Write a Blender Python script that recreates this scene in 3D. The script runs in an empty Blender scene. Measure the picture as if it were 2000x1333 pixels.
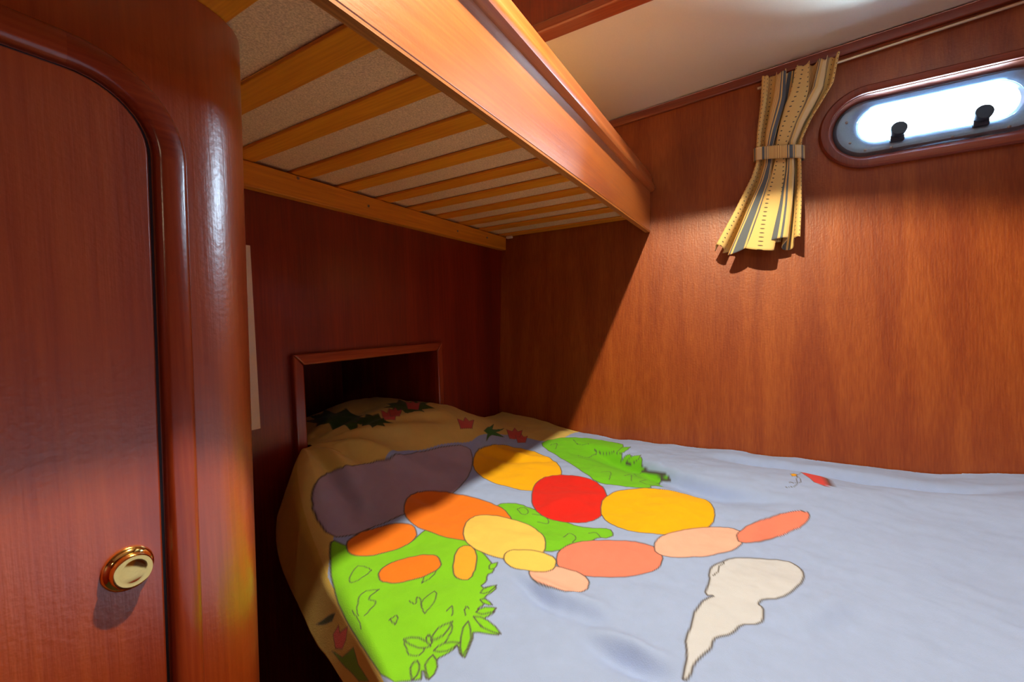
import bpy, bmesh, math, random
import numpy as np
from mathutils import Matrix, Vector
random.seed(4)
rng = np.random.default_rng(7)
scene = bpy.context.scene
C = scene.collection
ZO = 1.0                       # eye height above the cabin floor

# ------------------------------------------------------------------ camera
cd = bpy.data.cameras.new('camera'); cam = bpy.data.objects.new('camera', cd); C.objects.link(cam)
cd.sensor_width = 36.0; cd.lens = 842.0 / 2000.0 * 36.0; cd.clip_start = 0.01
RIGHT = Vector((0.5022, -0.8642, -0.0300)); FWD = Vector((0.8630, 0.5032, -0.0450))
FWD.normalize(); RIGHT = (RIGHT - FWD * RIGHT.dot(FWD)).normalized(); UP = RIGHT.cross(FWD)
m = Matrix((RIGHT, UP, -FWD)).transposed().to_4x4(); m.translation = (0, 0, ZO)
cam.matrix_world = m
scene.camera = cam

# ------------------------------------------------------------------ world, exposure, lights
world = bpy.data.worlds.new('overcast_sky'); scene.world = world; world.use_nodes = True
bg = world.node_tree.nodes['Background']
bg.inputs[0].default_value = (0.66, 0.84, 1.0, 1); bg.inputs[1].default_value = 70.0
scene.view_settings.view_transform = 'Standard'; scene.view_settings.look = 'None'
scene.view_settings.gamma = 1.0; scene.view_settings.use_curve_mapping = False
scene.view_settings.exposure = 0.95
LAMP = (0.50, 0.097, 0.845)
def area_light(name, loc, size, energy, color, direction=(0, 0, -1), portal=False, shape='DISK', size_y=None):
    ld = bpy.data.lights.new(name, 'AREA'); ld.shape = shape; ld.size = size
    if size_y: ld.size_y = size_y
    ld.energy = energy; ld.color = color
    if portal: ld.cycles.is_portal = True
    o = bpy.data.objects.new(name, ld); C.objects.link(o)
    o.location = (loc[0], loc[1], loc[2] + ZO)
    o.rotation_euler = Vector(direction).to_track_quat('-Z', 'Y').to_euler()
    return o
def spot_light(name, loc, energy, color, cone, blend, radius):
    ld = bpy.data.lights.new(name, 'SPOT'); ld.energy = energy; ld.color = color; ld.spot_size = math.radians(cone); ld.spot_blend = blend; ld.shadow_soft_size = radius
    o = bpy.data.objects.new(name, ld); C.objects.link(o); o.location = (loc[0], loc[1], loc[2] + ZO)
    return o
spot_light('downlight_beam', LAMP, 43.0, (1.0, 0.79, 0.50), 129, 0.16, 0.014)
WLAMP = (-0.655, -0.48, 0.42)
area_light('added_fill_glow', WLAMP, 0.05, 0.4, (1.0, 0.80, 0.52), (1.0, 0.05, -0.15))  # added out of view for weak fill and a highlight on the hull
area_light('window_portal', (1.60, -0.392, 0.52), 0.34, 1.0, (1, 1, 1), (-1, 0, 0), True, 'RECTANGLE', 0.14)

# ------------------------------------------------------------------ materials
def newmat(name):
    mt = bpy.data.materials.new(name); mt.use_nodes = True
    return mt, mt.node_tree.nodes, mt.node_tree.links, mt.node_tree.nodes['Principled BSDF']
def ramp(n, stops):
    r = n.new('ShaderNodeValToRGB'); e = r.color_ramp.elements
    while len(e) > 1: e.remove(e[-1])
    e[0].position = stops[0][0]; e[0].color = (*stops[0][1], 1)
    for p, c in stops[1:]:
        k = e.new(p); k.color = (*c, 1)
    return r
def wood(name, cols, axis='z', fine=1.0, rough=0.32, coat=0.5, bump=0.12, figure=1.0, spec=0.5, coatr=0.2, ior=1.5):
    mt, n, l, b = newmat(name)
    tc = n.new('ShaderNodeTexCoord'); mp = n.new('ShaderNodeMapping')
    oi = n.new('ShaderNodeObjectInfo'); add = n.new('ShaderNodeVectorMath'); add.operation = 'ADD'
    sc = n.new('ShaderNodeVectorMath'); sc.operation = 'SCALE'; sc.inputs[3].default_value = 3.0
    l.new(oi.outputs['Random'], sc.inputs[0]); l.new(tc.outputs['Object'], add.inputs[0]); l.new(sc.outputs[0], add.inputs[1])
    s = {'x': (1.2, 14, 14), 'y': (14, 1.2, 14), 'z': (14, 14, 1.2)}[axis]
    mp.inputs['Scale'].default_value = s; l.new(add.outputs[0], mp.inputs[0])
    n1 = n.new('ShaderNodeTexNoise'); n1.inputs['Scale'].default_value = 1.0 * figure; n1.inputs['Detail'].default_value = 5; n1.inputs['Distortion'].default_value = 0.6
    l.new(mp.outputs[0], n1.inputs['Vector'])
    mp2 = n.new('ShaderNodeMapping'); s2 = {'x': (9, 260, 260), 'y': (260, 9, 260), 'z': (260, 260, 9)}[axis]
    mp2.inputs['Scale'].default_value = tuple(v * fine for v in s2); l.new(add.outputs[0], mp2.inputs[0])
    n2 = n.new('ShaderNodeTexNoise'); n2.inputs['Scale'].default_value = 1.0; n2.inputs['Detail'].default_value = 3
    l.new(mp2.outputs[0], n2.inputs['Vector'])
    mx = n.new('ShaderNodeMix'); mx.inputs[0].default_value = 0.38
    l.new(n1.outputs[0], mx.inputs[2]); l.new(n2.outputs[0], mx.inputs[3])
    r = ramp(n, [(0.36, cols[0]), (0.5, cols[1]), (0.64, cols[2])]); l.new(mx.outputs[0], r.inputs[0])
    l.new(r.outputs[0], b.inputs['Base Color'])
    b.inputs['Roughness'].default_value = rough; b.inputs['Coat Weight'].default_value = coat
    b.inputs['Coat Roughness'].default_value = coatr; b.inputs['Coat IOR'].default_value = ior; b.inputs['Specular IOR Level'].default_value = spec
    n3 = n.new('ShaderNodeTexNoise'); n3.inputs['Scale'].default_value = 170; l.new(add.outputs[0], n3.inputs['Vector'])
    mx2 = n.new('ShaderNodeMix'); mx2.inputs[0].default_value = 0.5
    l.new(n2.outputs[0], mx2.inputs[2]); l.new(n3.outputs[0], mx2.inputs[3])
    bp = n.new('ShaderNodeBump'); bp.inputs['Strength'].default_value = bump; bp.inputs['Distance'].default_value = 0.004
    l.new(mx2.outputs[0], bp.inputs['Height']); l.new(bp.outputs[0], b.inputs['Normal']); l.new(bp.outputs[0], b.inputs['Coat Normal'])
    return mt
def plain(name, col, rough=0.5, metal=0.0, bump=0.0, scale=200, coat=0.0, var=0.06):
    mt, n, l, b = newmat(name)
    tc = n.new('ShaderNodeTexCoord'); nz = n.new('ShaderNodeTexNoise'); nz.inputs['Scale'].default_value = scale; nz.inputs['Detail'].default_value = 4
    l.new(tc.outputs['Object'], nz.inputs['Vector'])
    r = ramp(n, [(0.3, tuple(c * (1 - var) for c in col)), (0.7, tuple(min(1, c * (1 + var)) for c in col))])
    l.new(nz.outputs[0], r.inputs[0]); l.new(r.outputs[0], b.inputs['Base Color'])
    b.inputs['Roughness'].default_value = rough; b.inputs['Metallic'].default_value = metal; b.inputs['Coat Weight'].default_value = coat
    if bump:
        bp = n.new('ShaderNodeBump'); bp.inputs['Strength'].default_value = bump; bp.inputs['Distance'].default_value = 0.002
        l.new(nz.outputs[0], bp.inputs['Height']); l.new(bp.outputs[0], b.inputs['Normal'])
    return mt
M = {}
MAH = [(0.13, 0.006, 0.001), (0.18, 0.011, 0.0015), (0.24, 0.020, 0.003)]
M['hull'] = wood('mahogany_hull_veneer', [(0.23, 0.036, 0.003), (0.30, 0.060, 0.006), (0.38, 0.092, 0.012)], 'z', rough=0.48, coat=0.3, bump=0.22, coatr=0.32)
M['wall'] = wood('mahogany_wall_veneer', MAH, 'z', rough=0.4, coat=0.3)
M['cabinet'] = wood('mahogany_cabinet', [(0.30, 0.036, 0.004), (0.38, 0.058, 0.007), (0.46, 0.084, 0.011)], 'z', rough=0.34, coat=1.0, bump=0.12, coatr=0.30, ior=1.9)
M['mould_x'] = wood('mahogany_moulding_crosswise', [(0.21, 0.024, 0.007), (0.29, 0.040, 0.010), (0.36, 0.060, 0.014)], 'x', rough=0.25, coat=0.6, bump=0.06)
M['mould_z'] = wood('mahogany_moulding_upright', [(0.21, 0.024, 0.007), (0.29, 0.040, 0.010), (0.36, 0.060, 0.014)], 'z', rough=0.25, coat=0.6, bump=0.06)
M['mould_y'] = wood('mahogany_moulding_lengthwise', [(0.17, 0.024, 0.008), (0.24, 0.040, 0.012), (0.32, 0.065, 0.018)], 'y', rough=0.3, coat=0.5, bump=0.06)
M['surround'] = wood('mahogany_surround', [(0.20, 0.030, 0.010), (0.27, 0.046, 0.014), (0.34, 0.070, 0.020)], 'y', rough=0.5, coat=0.0, bump=0.06)
M['surround_end'] = wood('mahogany_surround_end', [(0.16, 0.024, 0.010), (0.22, 0.036, 0.012), (0.28, 0.052, 0.016)], 'z', rough=0.5, coat=0.0, bump=0.06)
M['fascia'] = wood('mahogany_fascia', [(0.37, 0.085, 0.011), (0.47, 0.125, 0.016), (0.57, 0.175, 0.024)], 'x', rough=0.36, coat=1.0, bump=0.08, coatr=0.36, ior=2.0)
M['pine_y'] = wood('orange_pine_slat', [(0.66, 0.20, 0.006), (0.80, 0.28, 0.010), (0.92, 0.36, 0.016)], 'y', rough=0.5, coat=0.1, bump=0.1)
M['pine_x'] = wood('orange_pine_batten', [(0.60, 0.19, 0.008), (0.74, 0.27, 0.012), (0.86, 0.35, 0.02)], 'x', rough=0.5, coat=0.1, bump=0.1)
M['ply'] = wood('plywood_edge', [(0.26, 0.085, 0.015), (0.42, 0.15, 0.025), (0.55, 0.22, 0.04)], 'x', fine=1.5, rough=0.6, coat=0.0)
M['board'] = plain('brown_hardboard', (0.90, 0.54, 0.29), 0.9, bump=0.6, scale=420, var=0.28)
M['cream'] = plain('cream_vinyl_ceiling', (0.86, 0.77, 0.60), 0.55, bump=0.08, scale=300, var=0.02)
M['carpet'] = plain('dark_carpet', (0.05, 0.05, 0.035), 0.95, bump=0.8, scale=600, var=0.4)
M['white'] = plain('white_plastic', (0.80, 0.66, 0.55), 0.45, var=0.02)
M['brass'] = plain('polished_brass', (0.95, 0.66, 0.22), 0.10, 1.0, var=0.03)
M['rod'] = plain('satin_brass_rod', (0.80, 0.62, 0.40), 0.28, 0.9, var=0.03)
M['alu'] = plain('metal_with_blue_glow_tint', (0.30, 0.46, 0.64), 0.4, 0.15, var=0.05)  # grey metal, with the window's blue glow put into its colour
M['lip'] = plain('pale_aluminium_lip', (0.62, 0.76, 0.88), 0.3, 0.4, var=0.03)
M['knob'] = plain('dark_blue_plastic', (0.035, 0.06, 0.10), 0.4, var=0.05)
M['dark_gap'] = plain('gap_black', (0.02, 0.025, 0.035), 0.45, var=0.05)
M['matt'] = plain('mattress_ticking', (0.55, 0.52, 0.45), 0.9)
M['screw'] = plain('dull_steel', (0.35, 0.35, 0.36), 0.35, 1.0)
mt, n, l, b = newmat('clear_glass')
n.remove(b); t = n.new('ShaderNodeBsdfTransparent'); g = n.new('ShaderNodeBsdfGlossy'); g.inputs['Roughness'].default_value = 0.02
mix = n.new('ShaderNodeMixShader'); fr = n.new('ShaderNodeFresnel'); fr.inputs[0].default_value = 1.45
t.inputs[0].default_value = (0.93, 0.97, 1.0, 1)
l.new(fr.outputs[0], mix.inputs[0]); l.new(t.outputs[0], mix.inputs[1]); l.new(g.outputs[0], mix.inputs[2]); l.new(mix.outputs[0], n['Material Output'].inputs[0])
M['glass'] = mt
mt, n, l, b = newmat('lamp_lens'); b.inputs['Base Color'].default_value = (1, 0.9, 0.7, 1)
b.inputs['Emission Color'].default_value = (1, 0.82, 0.55, 1); b.inputs['Emission Strength'].default_value = 6.0
M['lens'] = mt

# ------------------------------------------------------------------ mesh helpers (all coordinates are metres, z measured from eye level)
def link_mesh(name, verts, faces, mat, parent=None, smooth=False, origin=None):
    me = bpy.data.meshes.new(name)
    o_ = Vector(origin) if origin else Vector((0, 0, 0))
    me.from_pydata([(v[0] - o_.x, v[1] - o_.y, v[2] + ZO - o_.z) for v in verts], [], faces)
    me.validate(); me.update()
    bm = bmesh.new(); bm.from_mesh(me); bmesh.ops.recalc_face_normals(bm, faces=bm.faces); bm.to_mesh(me); bm.free()
    if smooth: me.polygons.foreach_set('use_smooth', [True] * len(me.polygons))
    me.materials.append(M[mat] if isinstance(mat, str) else mat)
    o = bpy.data.objects.new(name, me); C.objects.link(o); o.location = o_
    if parent: adopt(o, parent)
    return o
def adopt(o, parent):
    o.parent = parent; o.matrix_parent_inverse = Matrix.Translation(parent.location).inverted()
def empty(name, loc):
    o = bpy.data.objects.new(name, None); C.objects.link(o); o.location = (loc[0], loc[1], loc[2] + ZO); o.empty_display_size = 0.05
    return o
def tag(o, label, cat, group=None):
    o['label'] = label; o['category'] = cat
    if group: o['group'] = group
    return o
def struct(o, label=None):
    o['kind'] = 'structure'
    if label: o['label'] = label
    return o
def bevel(o, w, seg=2, angle=40):
    md = o.modifiers.new('bevel', 'BEVEL'); md.width = w; md.segments = seg; md.limit_method = 'ANGLE'; md.angle_limit = math.radians(angle)
    md.harden_normals = False
    o.data.polygons.foreach_set('use_smooth', [True] * len(o.data.polygons))
    try:
        o.data.set_sharp_from_angle(angle=math.radians(35))
    except Exception: pass
    return o
BOXF = [(0, 1, 2, 3), (4, 7, 6, 5), (0, 4, 5, 1), (1, 5, 6, 2), (2, 6, 7, 3), (3, 7, 4, 0)]
def box(name, x0, x1, y0, y1, z0, z1, mat, parent=None, bev=0.0, origin=None):
    v = [(x0, y0, z0), (x1, y0, z0), (x1, y1, z0), (x0, y1, z0), (x0, y0, z1), (x1, y0, z1), (x1, y1, z1), (x0, y1, z1)]
    o = link_mesh(name, v, BOXF, mat, parent, origin=origin)
    if bev: bevel(o, bev)
    return o
def hexa(name, v8, mat, parent=None, bev=0.0):
    o = link_mesh(name, v8, BOXF, mat, parent)
    if bev: bevel(o, bev)
    return o
def extrude_profile(name, prof, axis, a0, a1, mat, parent=None, smooth=True, fn=None):
    """closed profile of (p,q) swept along an axis; axis x -> (y,z), y -> (x,z), z -> (x,y)"""
    def pt(p, q, a):
        w = {'x': (a, p, q), 'y': (p, a, q), 'z': (p, q, a)}[axis]
        return fn(*w) if fn else w
    N = len(prof); v = [pt(p, q, a0) for p, q in prof] + [pt(p, q, a1) for p, q in prof]
    f = [(i, (i + 1) % N, N + (i + 1) % N, N + i) for i in range(N)] + [tuple(range(N)), tuple(range(N, 2 * N))[::-1]]
    o = link_mesh(name, v, f, mat, parent, smooth)
    if smooth:
        try: o.data.set_sharp_from_angle(angle=math.radians(38))
        except Exception: pass
    return o
def lathe(name, prof, centre, axis, mat, parent=None, N=32):
    """prof: list of (radius, height along axis)"""
    ax = Vector(axis).normalized(); q = ax.to_track_quat('Z', 'Y'); v = []; f = []
    for r, h in prof:
        for k in range(N):
            a = 2 * math.pi * k / N
            p = q @ Vector((r * math.cos(a), r * math.sin(a), h)); v.append((centre[0] + p.x, centre[1] + p.y, centre[2] + p.z))
    P = len(prof)
    for i in range(P - 1):
        for k in range(N): f.append((i * N + k, i * N + (k + 1) % N, (i + 1) * N + (k + 1) % N, (i + 1) * N + k))
    f.append(tuple(range(N))[::-1]); f.append(tuple(range((P - 1) * N, P * N)))
    o = link_mesh(name, v, f, mat, parent, True)
    try: o.data.set_sharp_from_angle(angle=math.radians(40))
    except Exception: pass
    return o

# ------------------------------------------------------------------ key dimensions
LEAN = math.tan(math.radians(5))
def hx(z): return 1.5 + LEAN * (z - 0.28)          # inner face of the leaning hull side
YB = 0.911; YF = 0.326; XL = -0.75; YR = -1.05; ZFLOOR = -1.0; ZTOP = 0.87
ZS = 0.338                                        # underside of the upper berth's slats

# ------------------------------------------------------------------ the setting
struct(box('floor', XL - 0.05, 1.6, YR - 0.05, YB + 0.6, ZFLOOR - 0.05, ZFLOOR, 'carpet'), 'dark carpeted cabin floor')
# back wall with the foot niche
NX0, NX1, NZ = 0.603, 1.066, -0.085
def slab(name, x0, x1, z0, z1):
    return [(x0, YB, z0), (x1, YB, z0), (x1, YB + 0.03, z0), (x0, YB + 0.03, z0), (x0, YB, z1), (x1, YB, z1), (x1, YB + 0.03, z1), (x0, YB + 0.03, z1)]
vv = []; ff = []
def addbox(v8):
    k = len(vv); vv.extend(v8); ff.extend([tuple(i + k for i in f) for f in BOXF])
addbox(slab('', XL, NX0, ZFLOOR, ZTOP + 0.03)); addbox(slab('', NX1, 1.66, ZFLOOR, ZTOP + 0.03))
addbox(slab('', NX0, NX1, NZ, ZTOP + 0.03)); addbox(slab('', NX0, NX1, ZFLOOR, -0.62))
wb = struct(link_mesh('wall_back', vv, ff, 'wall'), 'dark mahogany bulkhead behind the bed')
# niche lining behind the wall
nx = empty('wall_niche', ((NX0 + NX1) / 2, YB + 0.03, -0.5)); struct(nx, 'dark open foot niche in the back wall')
ND = YB + 0.45
box('niche_side', NX0 - 0.015, NX0, YB + 0.028, ND, -0.62, NZ, 'wall', nx)
box('niche_side', NX1, NX1 + 0.015, YB + 0.028, ND, -0.62, NZ, 'wall', nx)
box('niche_top', NX0 - 0.015, NX1 + 0.015, YB + 0.028, ND, NZ, NZ + 0.015, 'wall', nx)
box('niche_floor', NX0 - 0.015, NX1 + 0.015, YB + 0.028, ND, -0.635, -0.62, 'wall', nx)
box('niche_back', NX0 - 0.015, NX1 + 0.015, ND, ND + 0.015, -0.635, NZ + 0.015, 'wall', nx)
# niche frame
nf = empty('trim_3', ((NX0 + NX1) / 2, YB, -0.6)); struct(nf, 'mahogany moulding around the foot niche')
fw = 0.026
def frame_piece(name, quad, mat):
    v = [(x, YB - 0.014, z) for x, z in quad] + [(x, YB + 0.004, z) for x, z in quad]
    return bevel(link_mesh(name, v, [(0, 1, 2, 3), (7, 6, 5, 4), (0, 4, 5, 1), (1, 5, 6, 2), (2, 6, 7, 3), (3, 7, 4, 0)], mat, nf), 0.004, 3)
frame_piece('frame_rail', [(NX0 - fw, NZ + fw), (NX1 + fw, NZ + fw), (NX1, NZ), (NX0, NZ)], 'mould_x')
frame_piece('frame_stile', [(NX0 - fw, NZ + fw), (NX0, NZ), (NX0, -0.6), (NX0 - fw, -0.6)], 'mould_z')
frame_piece('frame_stile', [(NX1, NZ), (NX1 + fw, NZ + fw), (NX1 + fw, -0.6), (NX1, -0.6)], 'mould_z')

# hull side with a stadium-shaped porthole
WY, WZ = -0.390, 0.497
def stadium(hl, hh, cy=WY, cz=WZ, N=64):
    """points around a lying stadium: hl half length, hh half height"""
    pts = []; s = hl - hh
    for k in range(N):
        a = 2 * math.pi * k / N + math.pi / N
        c, d = math.cos(a), math.sin(a)
        pts.append((cy + (s if c > 0 else -s) + hh * c, cz + hh * d))
    return pts
HZ0, HZ1 = -1.0, 0.82
inner = []
for p, p2 in zip(stadium(0.229, 0.089), stadium(0.229, 0.089)[1:] + stadium(0.229, 0.089)[:1]):
    inner.append(p)
    if abs(p[0] - p2[0]) > 0.05:                          # straight run: add points so the corners of the wall are reached
        inner += [(p[0] + (p2[0] - p[0]) * t / 24, p[1] + (p2[1] - p[1]) * t / 24) for t in range(1, 24)]
def outer_pt(p):
    dy, dz = p[0] - WY, p[1] - WZ
    k = min([t for t in (((YB + 0.03 - WY) / dy if dy > 1e-9 else 9e9), ((YR - WY) / dy if dy < -1e-9 else 9e9), ((HZ1 - WZ) / dz if dz > 1e-9 else 9e9), ((HZ0 - WZ) / dz if dz < -1e-9 else 9e9))])
    return (WY + dy * k, WZ + dz * k)
outer = [outer_pt(p) for p in inner]
N = len(inner); vv = []; ff = []
for (y, z) in inner + outer: vv.append((hx(z), y, z))
for (y, z) in inner + outer: vv.append((hx(z) + 0.03, y, z))
for k in range(N):
    j = (k + 1) % N
    ff += [(k, j, N + j, N + k), (2 * N + k, 3 * N + k, 3 * N + j, 2 * N + j), (k, 2 * N + k, 2 * N + j, j)]
    yo, zo = outer[k]; y1, z1 = outer[j]
    on_y = lambda v_: abs(v_ - YR) < 1e-6 or abs(v_ - YB - 0.03) < 1e-6
    if on_y(yo) != on_y(y1):                             # a corner of the wall
        cy = yo if on_y(yo) else y1
        cz = z1 if on_y(yo) else zo
        i = len(vv); vv.append((hx(cz), cy, cz)); vv.append((hx(cz) + 0.03, cy, cz))
        ff += [(N + k, N + j, i), (3 * N + k, i + 1, 3 * N + j)]
struct(link_mesh('wall_right', vv, ff, 'hull'), 'leaning mahogany veneered hull side with the porthole')
# walls out of view that close the cabin
struct(box('wall_left', XL - 0.04, XL, YR - 0.04, YB + 0.03, ZFLOOR, ZTOP + 0.03, 'wall'), 'mahogany bulkhead opposite the hull')
struct(box('wall_rear', XL - 0.04, 1.66, YR - 0.04, YR, ZFLOOR, ZTOP + 0.03, 'wall'), 'mahogany bulkhead opposite the bed head')
# ceilings: low cream side deck, higher cream coach roof
def zc(y): return 0.727 - 0.060 * y
v = []
for dz in (0, 0.03):
    for (x, y) in ((0.925, YR), (1.66, YR), (1.66, YB + 0.03), (0.925, YB + 0.03)): v.append((x, y, zc(y) + dz))
struct(hexa('ceiling', v, 'cream'), 'cream vinyl lined ceiling under the side deck')
struct(box('ceiling_roof', XL - 0.04, 0.96, YR - 0.04, YB + 0.03, ZTOP, ZTOP + 0.03, 'cream'), 'cream coach roof lining')
# coach roof side and its edge trim
t2 = empty('trim_2', (0.92, 0, 0.64)); struct(t2, 'mahogany coaming panel between the two ceilings')
box('coaming_panel', 0.905, 0.9245, YR, YB, 0.655, ZTOP - 0.001, 'wall', t2)
box('edge_strip', 0.893, 0.935, YR, YB, 0.640, 0.662, 'mould_y', t2, 0.004)
# cornice along the hull
def cornice(y0, y1):
    v = []
    for y in (y0, y1):
        for (dx, dz) in ((-0.016, -0.004), (0.004, -0.004), (0.004, -0.030), (-0.010, -0.030)):
            z = zc(y) + dz; v.append((hx(z) + dx, y, z))
    return [v[0], v[1], v[2], v[3], v[4], v[5], v[6], v[7]]
struct(hexa('trim_1', cornice(YR, YB), 'mould_y', None, 0.003), 'dark mahogany cornice under the cream ceiling')

# ------------------------------------------------------------------ porthole
w = empty('window_1', (hx(0.39), WY, 0.39)); struct(w, 'stadium shaped porthole with raised mahogany surround')
NP = 64
def ring(name, a, b, mat, parent, idx=None, smooth=True, cap=True):
    """a,b: lists of loops (hl,hh,dx[,dcz]); quads between consecutive loops; idx = range of segments"""
    loops = a; v = []; f = []
    for (hl, hh, dx, dcz) in loops:
        for (y, z) in stadium(hl, hh, WY, WZ + dcz, NP): v.append((hx(z) + dx, y, z))
    L = len(loops); ks = idx if idx is not None else range(NP)
    for i in range(L if b else L - 1):
        i2 = (i + 1) % L
        for k in ks: f.append((i * NP + k, i * NP + (k + 1) % NP, i2 * NP + (k + 1) % NP, i2 * NP + k))
    if idx is not None and b:
        for k in (ks[0], (ks[-1] + 1) % NP): f.append(tuple(i * NP + k for i in range(L)))
    me_v = []; remap = {}
    for face in f:
        for q in face:
            if q not in remap: remap[q] = len(me_v); me_v.append(v[q])
    f = [tuple(remap[q] for q in face) for face in f]
    o = link_mesh(name, me_v, f, mat, parent, smooth)
    try: o.data.set_sharp_from_angle(angle=math.radians(40))
    except Exception: pass
    return o
prof = [(0.253, 0.113, 0.002, 0), (0.252, 0.112, -0.008, 0), (0.248, 0.108, -0.012, 0), (0.236, 0.096, -0.012, 0), (0.231, 0.091, -0.009, 0), (0.229, 0.089, 0.030, 0)]
# stadium() starts at the upper edge of the end nearest -y... split where the straight runs begin
q = NP // 4
ends = {'near': [k % NP for k in range(-q + 0, q - 1)], 'far': [k % NP for k in range(q, 3 * q - 1)]}
ring('surround_piece', prof, True, 'surround_end', w, ends['near']); ring('surround_piece', prof, True, 'surround_end', w, ends['far'])
ring('surround_piece', prof, True, 'surround', w, [q - 1]); ring('surround_piece', prof, True, 'surround', w, [3 * q - 1])
ring('reveal', [(0.2295, 0.0895, 0.002, 0), (0.216, 0.078, 0.036, 0.008), (0.216, 0.078, 0.075, 0.008), (0.240, 0.10, 0.075, 0.008)], False, 'surround', w)
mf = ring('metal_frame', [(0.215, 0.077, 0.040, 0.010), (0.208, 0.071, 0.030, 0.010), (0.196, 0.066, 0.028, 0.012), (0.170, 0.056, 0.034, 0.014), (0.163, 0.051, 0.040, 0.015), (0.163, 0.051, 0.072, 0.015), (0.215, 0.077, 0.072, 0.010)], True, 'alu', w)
ring('frame_lip', [(0.1625, 0.0505, 0.042, 0.015), (0.157, 0.046, 0.048, 0.016), (0.157, 0.046, 0.062, 0.016), (0.1625, 0.0505, 0.062, 0.015)], True, 'lip', w)
pane = stadium(0.1628, 0.0508, WY, WZ + 0.015, 64)
vv = [(hx(z) + 0.064, y, z) for y, z in pane] + [(hx(z) + 0.070, y, z) for y, z in pane]
link_mesh('glass_pane', vv, [tuple(range(64)), tuple(range(64, 128))[::-1]] + [(k, (k + 1) % 64, 64 + (k + 1) % 64, 64 + k) for k in range(64)], 'glass', w)
for y in (-0.312, -0.471):
    z = 0.477
    kn = lathe('latch_knob', [(0.015, 0.0), (0.015, 0.006), (0.0175, 0.008), (0.0182, 0.012), (0.0182, 0.026), (0.0165, 0.030)], (hx(z) + 0.034, y, z), (-1, 0, 0.1), 'knob', w, 28)
    box('latch_arm', hx(z) + 0.020, hx(z) + 0.036, y - 0.0145, y + 0.0145, z - 0.026, z - 0.006, 'knob', kn, 0.003)
for y, z in ((-0.212, 0.470), (-0.245, 0.443), (-0.30, 0.438), (-0.42, 0.438), (-0.205, 0.53), (-0.52, 0.438)):
    lathe('frame_screw', [(0.0035, 0.0), (0.0035, 0.002), (0.002, 0.003)], (hx(z) + 0.030, y, z), (-1, 0, 0), 'screw', mf, 12)

# ------------------------------------------------------------------ upper berth
ub = empty('upper_berth', (0.5, 0.6, ZFLOOR)); tag(ub, 'upper bunk with slatted pine underside and a varnished mahogany front board', 'bunk bed')
def hull_cut(name, x0, y0, y1, z0, z1, mat, bev, gap=0.001):
    v = []
    for z in (z0, z1):
        xe = hx(z) - gap
        v += [(x0, y0, z), (xe, y0, z), (xe, y1, z), (x0, y1, z)]
    return hexa(name, v, mat, ub, bev)
FB = 0.287
fo = hull_cut('fascia_board', XL + 0.001, YF, YF + 0.015, FB + 0.002, 0.424, 'fascia', 0.0015)
hull_cut('plywood_edge', XL + 0.001, YF + 0.0005, YF + 0.0145, FB - 0.002, FB + 0.002, 'ply', 0.0, 0.004)
rp = []
for (y, z) in ((0.352, 0.420), (0.327, 0.420), (0.318, 0.4215), (0.3125, 0.426), (0.3105, 0.432), (0.3115, 0.440), (0.3155, 0.447), (0.3185, 0.455), (0.3205, 0.468), (0.3235, 0.480), (0.329, 0.4875), (0.337, 0.490), (0.345, 0.4875), (0.350, 0.481), (0.352, 0.472)):
    rp.append((y, z))
N = len(rp); v = []
for x_of in (lambda z: XL + 0.001, lambda z: hx(z) - 0.002):
    v += [(x_of(z), y, z) for y, z in rp]
hr = link_mesh('hand_rail', v, [(i, (i + 1) % N, N + (i + 1) % N, N + i) for i in range(N)] + [tuple(range(N)), tuple(range(N, 2 * N))[::-1]], 'fascia', ub, True)
hr['label'] = 'rounded varnished rail along the top of the front board'
try: hr.data.set_sharp_from_angle(angle=math.radians(30))
except Exception: pass
v = []
for z in (ZS + 0.0065, ZS + 0.0125):
    v += [(XL + 0.001, YF + 0.016, z), (hx(z) - 0.004, YF + 0.016, z), (hx(z) - 0.004, YB - 0.001, z), (XL + 0.001, YB - 0.001, z)]
pb = hexa('base_board', v, 'board', ub); pb['label'] = 'brown hardboard panel resting on the slats'
slat0 = None
SW = 0.047
for k in range(-2, 10):
    x = 0.345 + 0.1215 * k
    if k == 9: x = hx(ZS) - SW - 0.003
    if slat0 is None:
        slat0 = box('slat', 0, SW, YF + 0.017, YB - 0.002, ZS, ZS + 0.006, 'pine_y', None, 0.0015, origin=(0, 0, ZS + ZO))
        s = slat0
    else:
        s = slat0.copy(); C.objects.link(s)
    s.location = (x, 0, ZS + ZO + random.uniform(-0.0006, 0.0006)); s.rotation_euler = (0, 0, random.uniform(-0.002, 0.002))
    adopt(s, ub)
bt = hull_cut('support_batten', 0.315, YB - 0.024, YB - 0.001, 0.286, ZS - 0.0015, 'pine_x', 0.0015, 0.006)
for x, z in ((0.604, 0.331), (0.80, 0.312), (1.18, 0.31), (1.36, 0.315)):
    lathe('screw', [(0.0035, 0.0), (0.0035, 0.0012), (0.002, 0.0014)], (x, YB - 0.024, z), (0, -1, 0), 'screw', bt, 12)
br = box('corner_clip', 1.478, 1.492, YB - 0.06, YB - 0.035, ZS - 0.010, ZS - 0.0005, 'white', ub, 0.002); br['label'] = 'small white plastic clip in the far corner'

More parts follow.
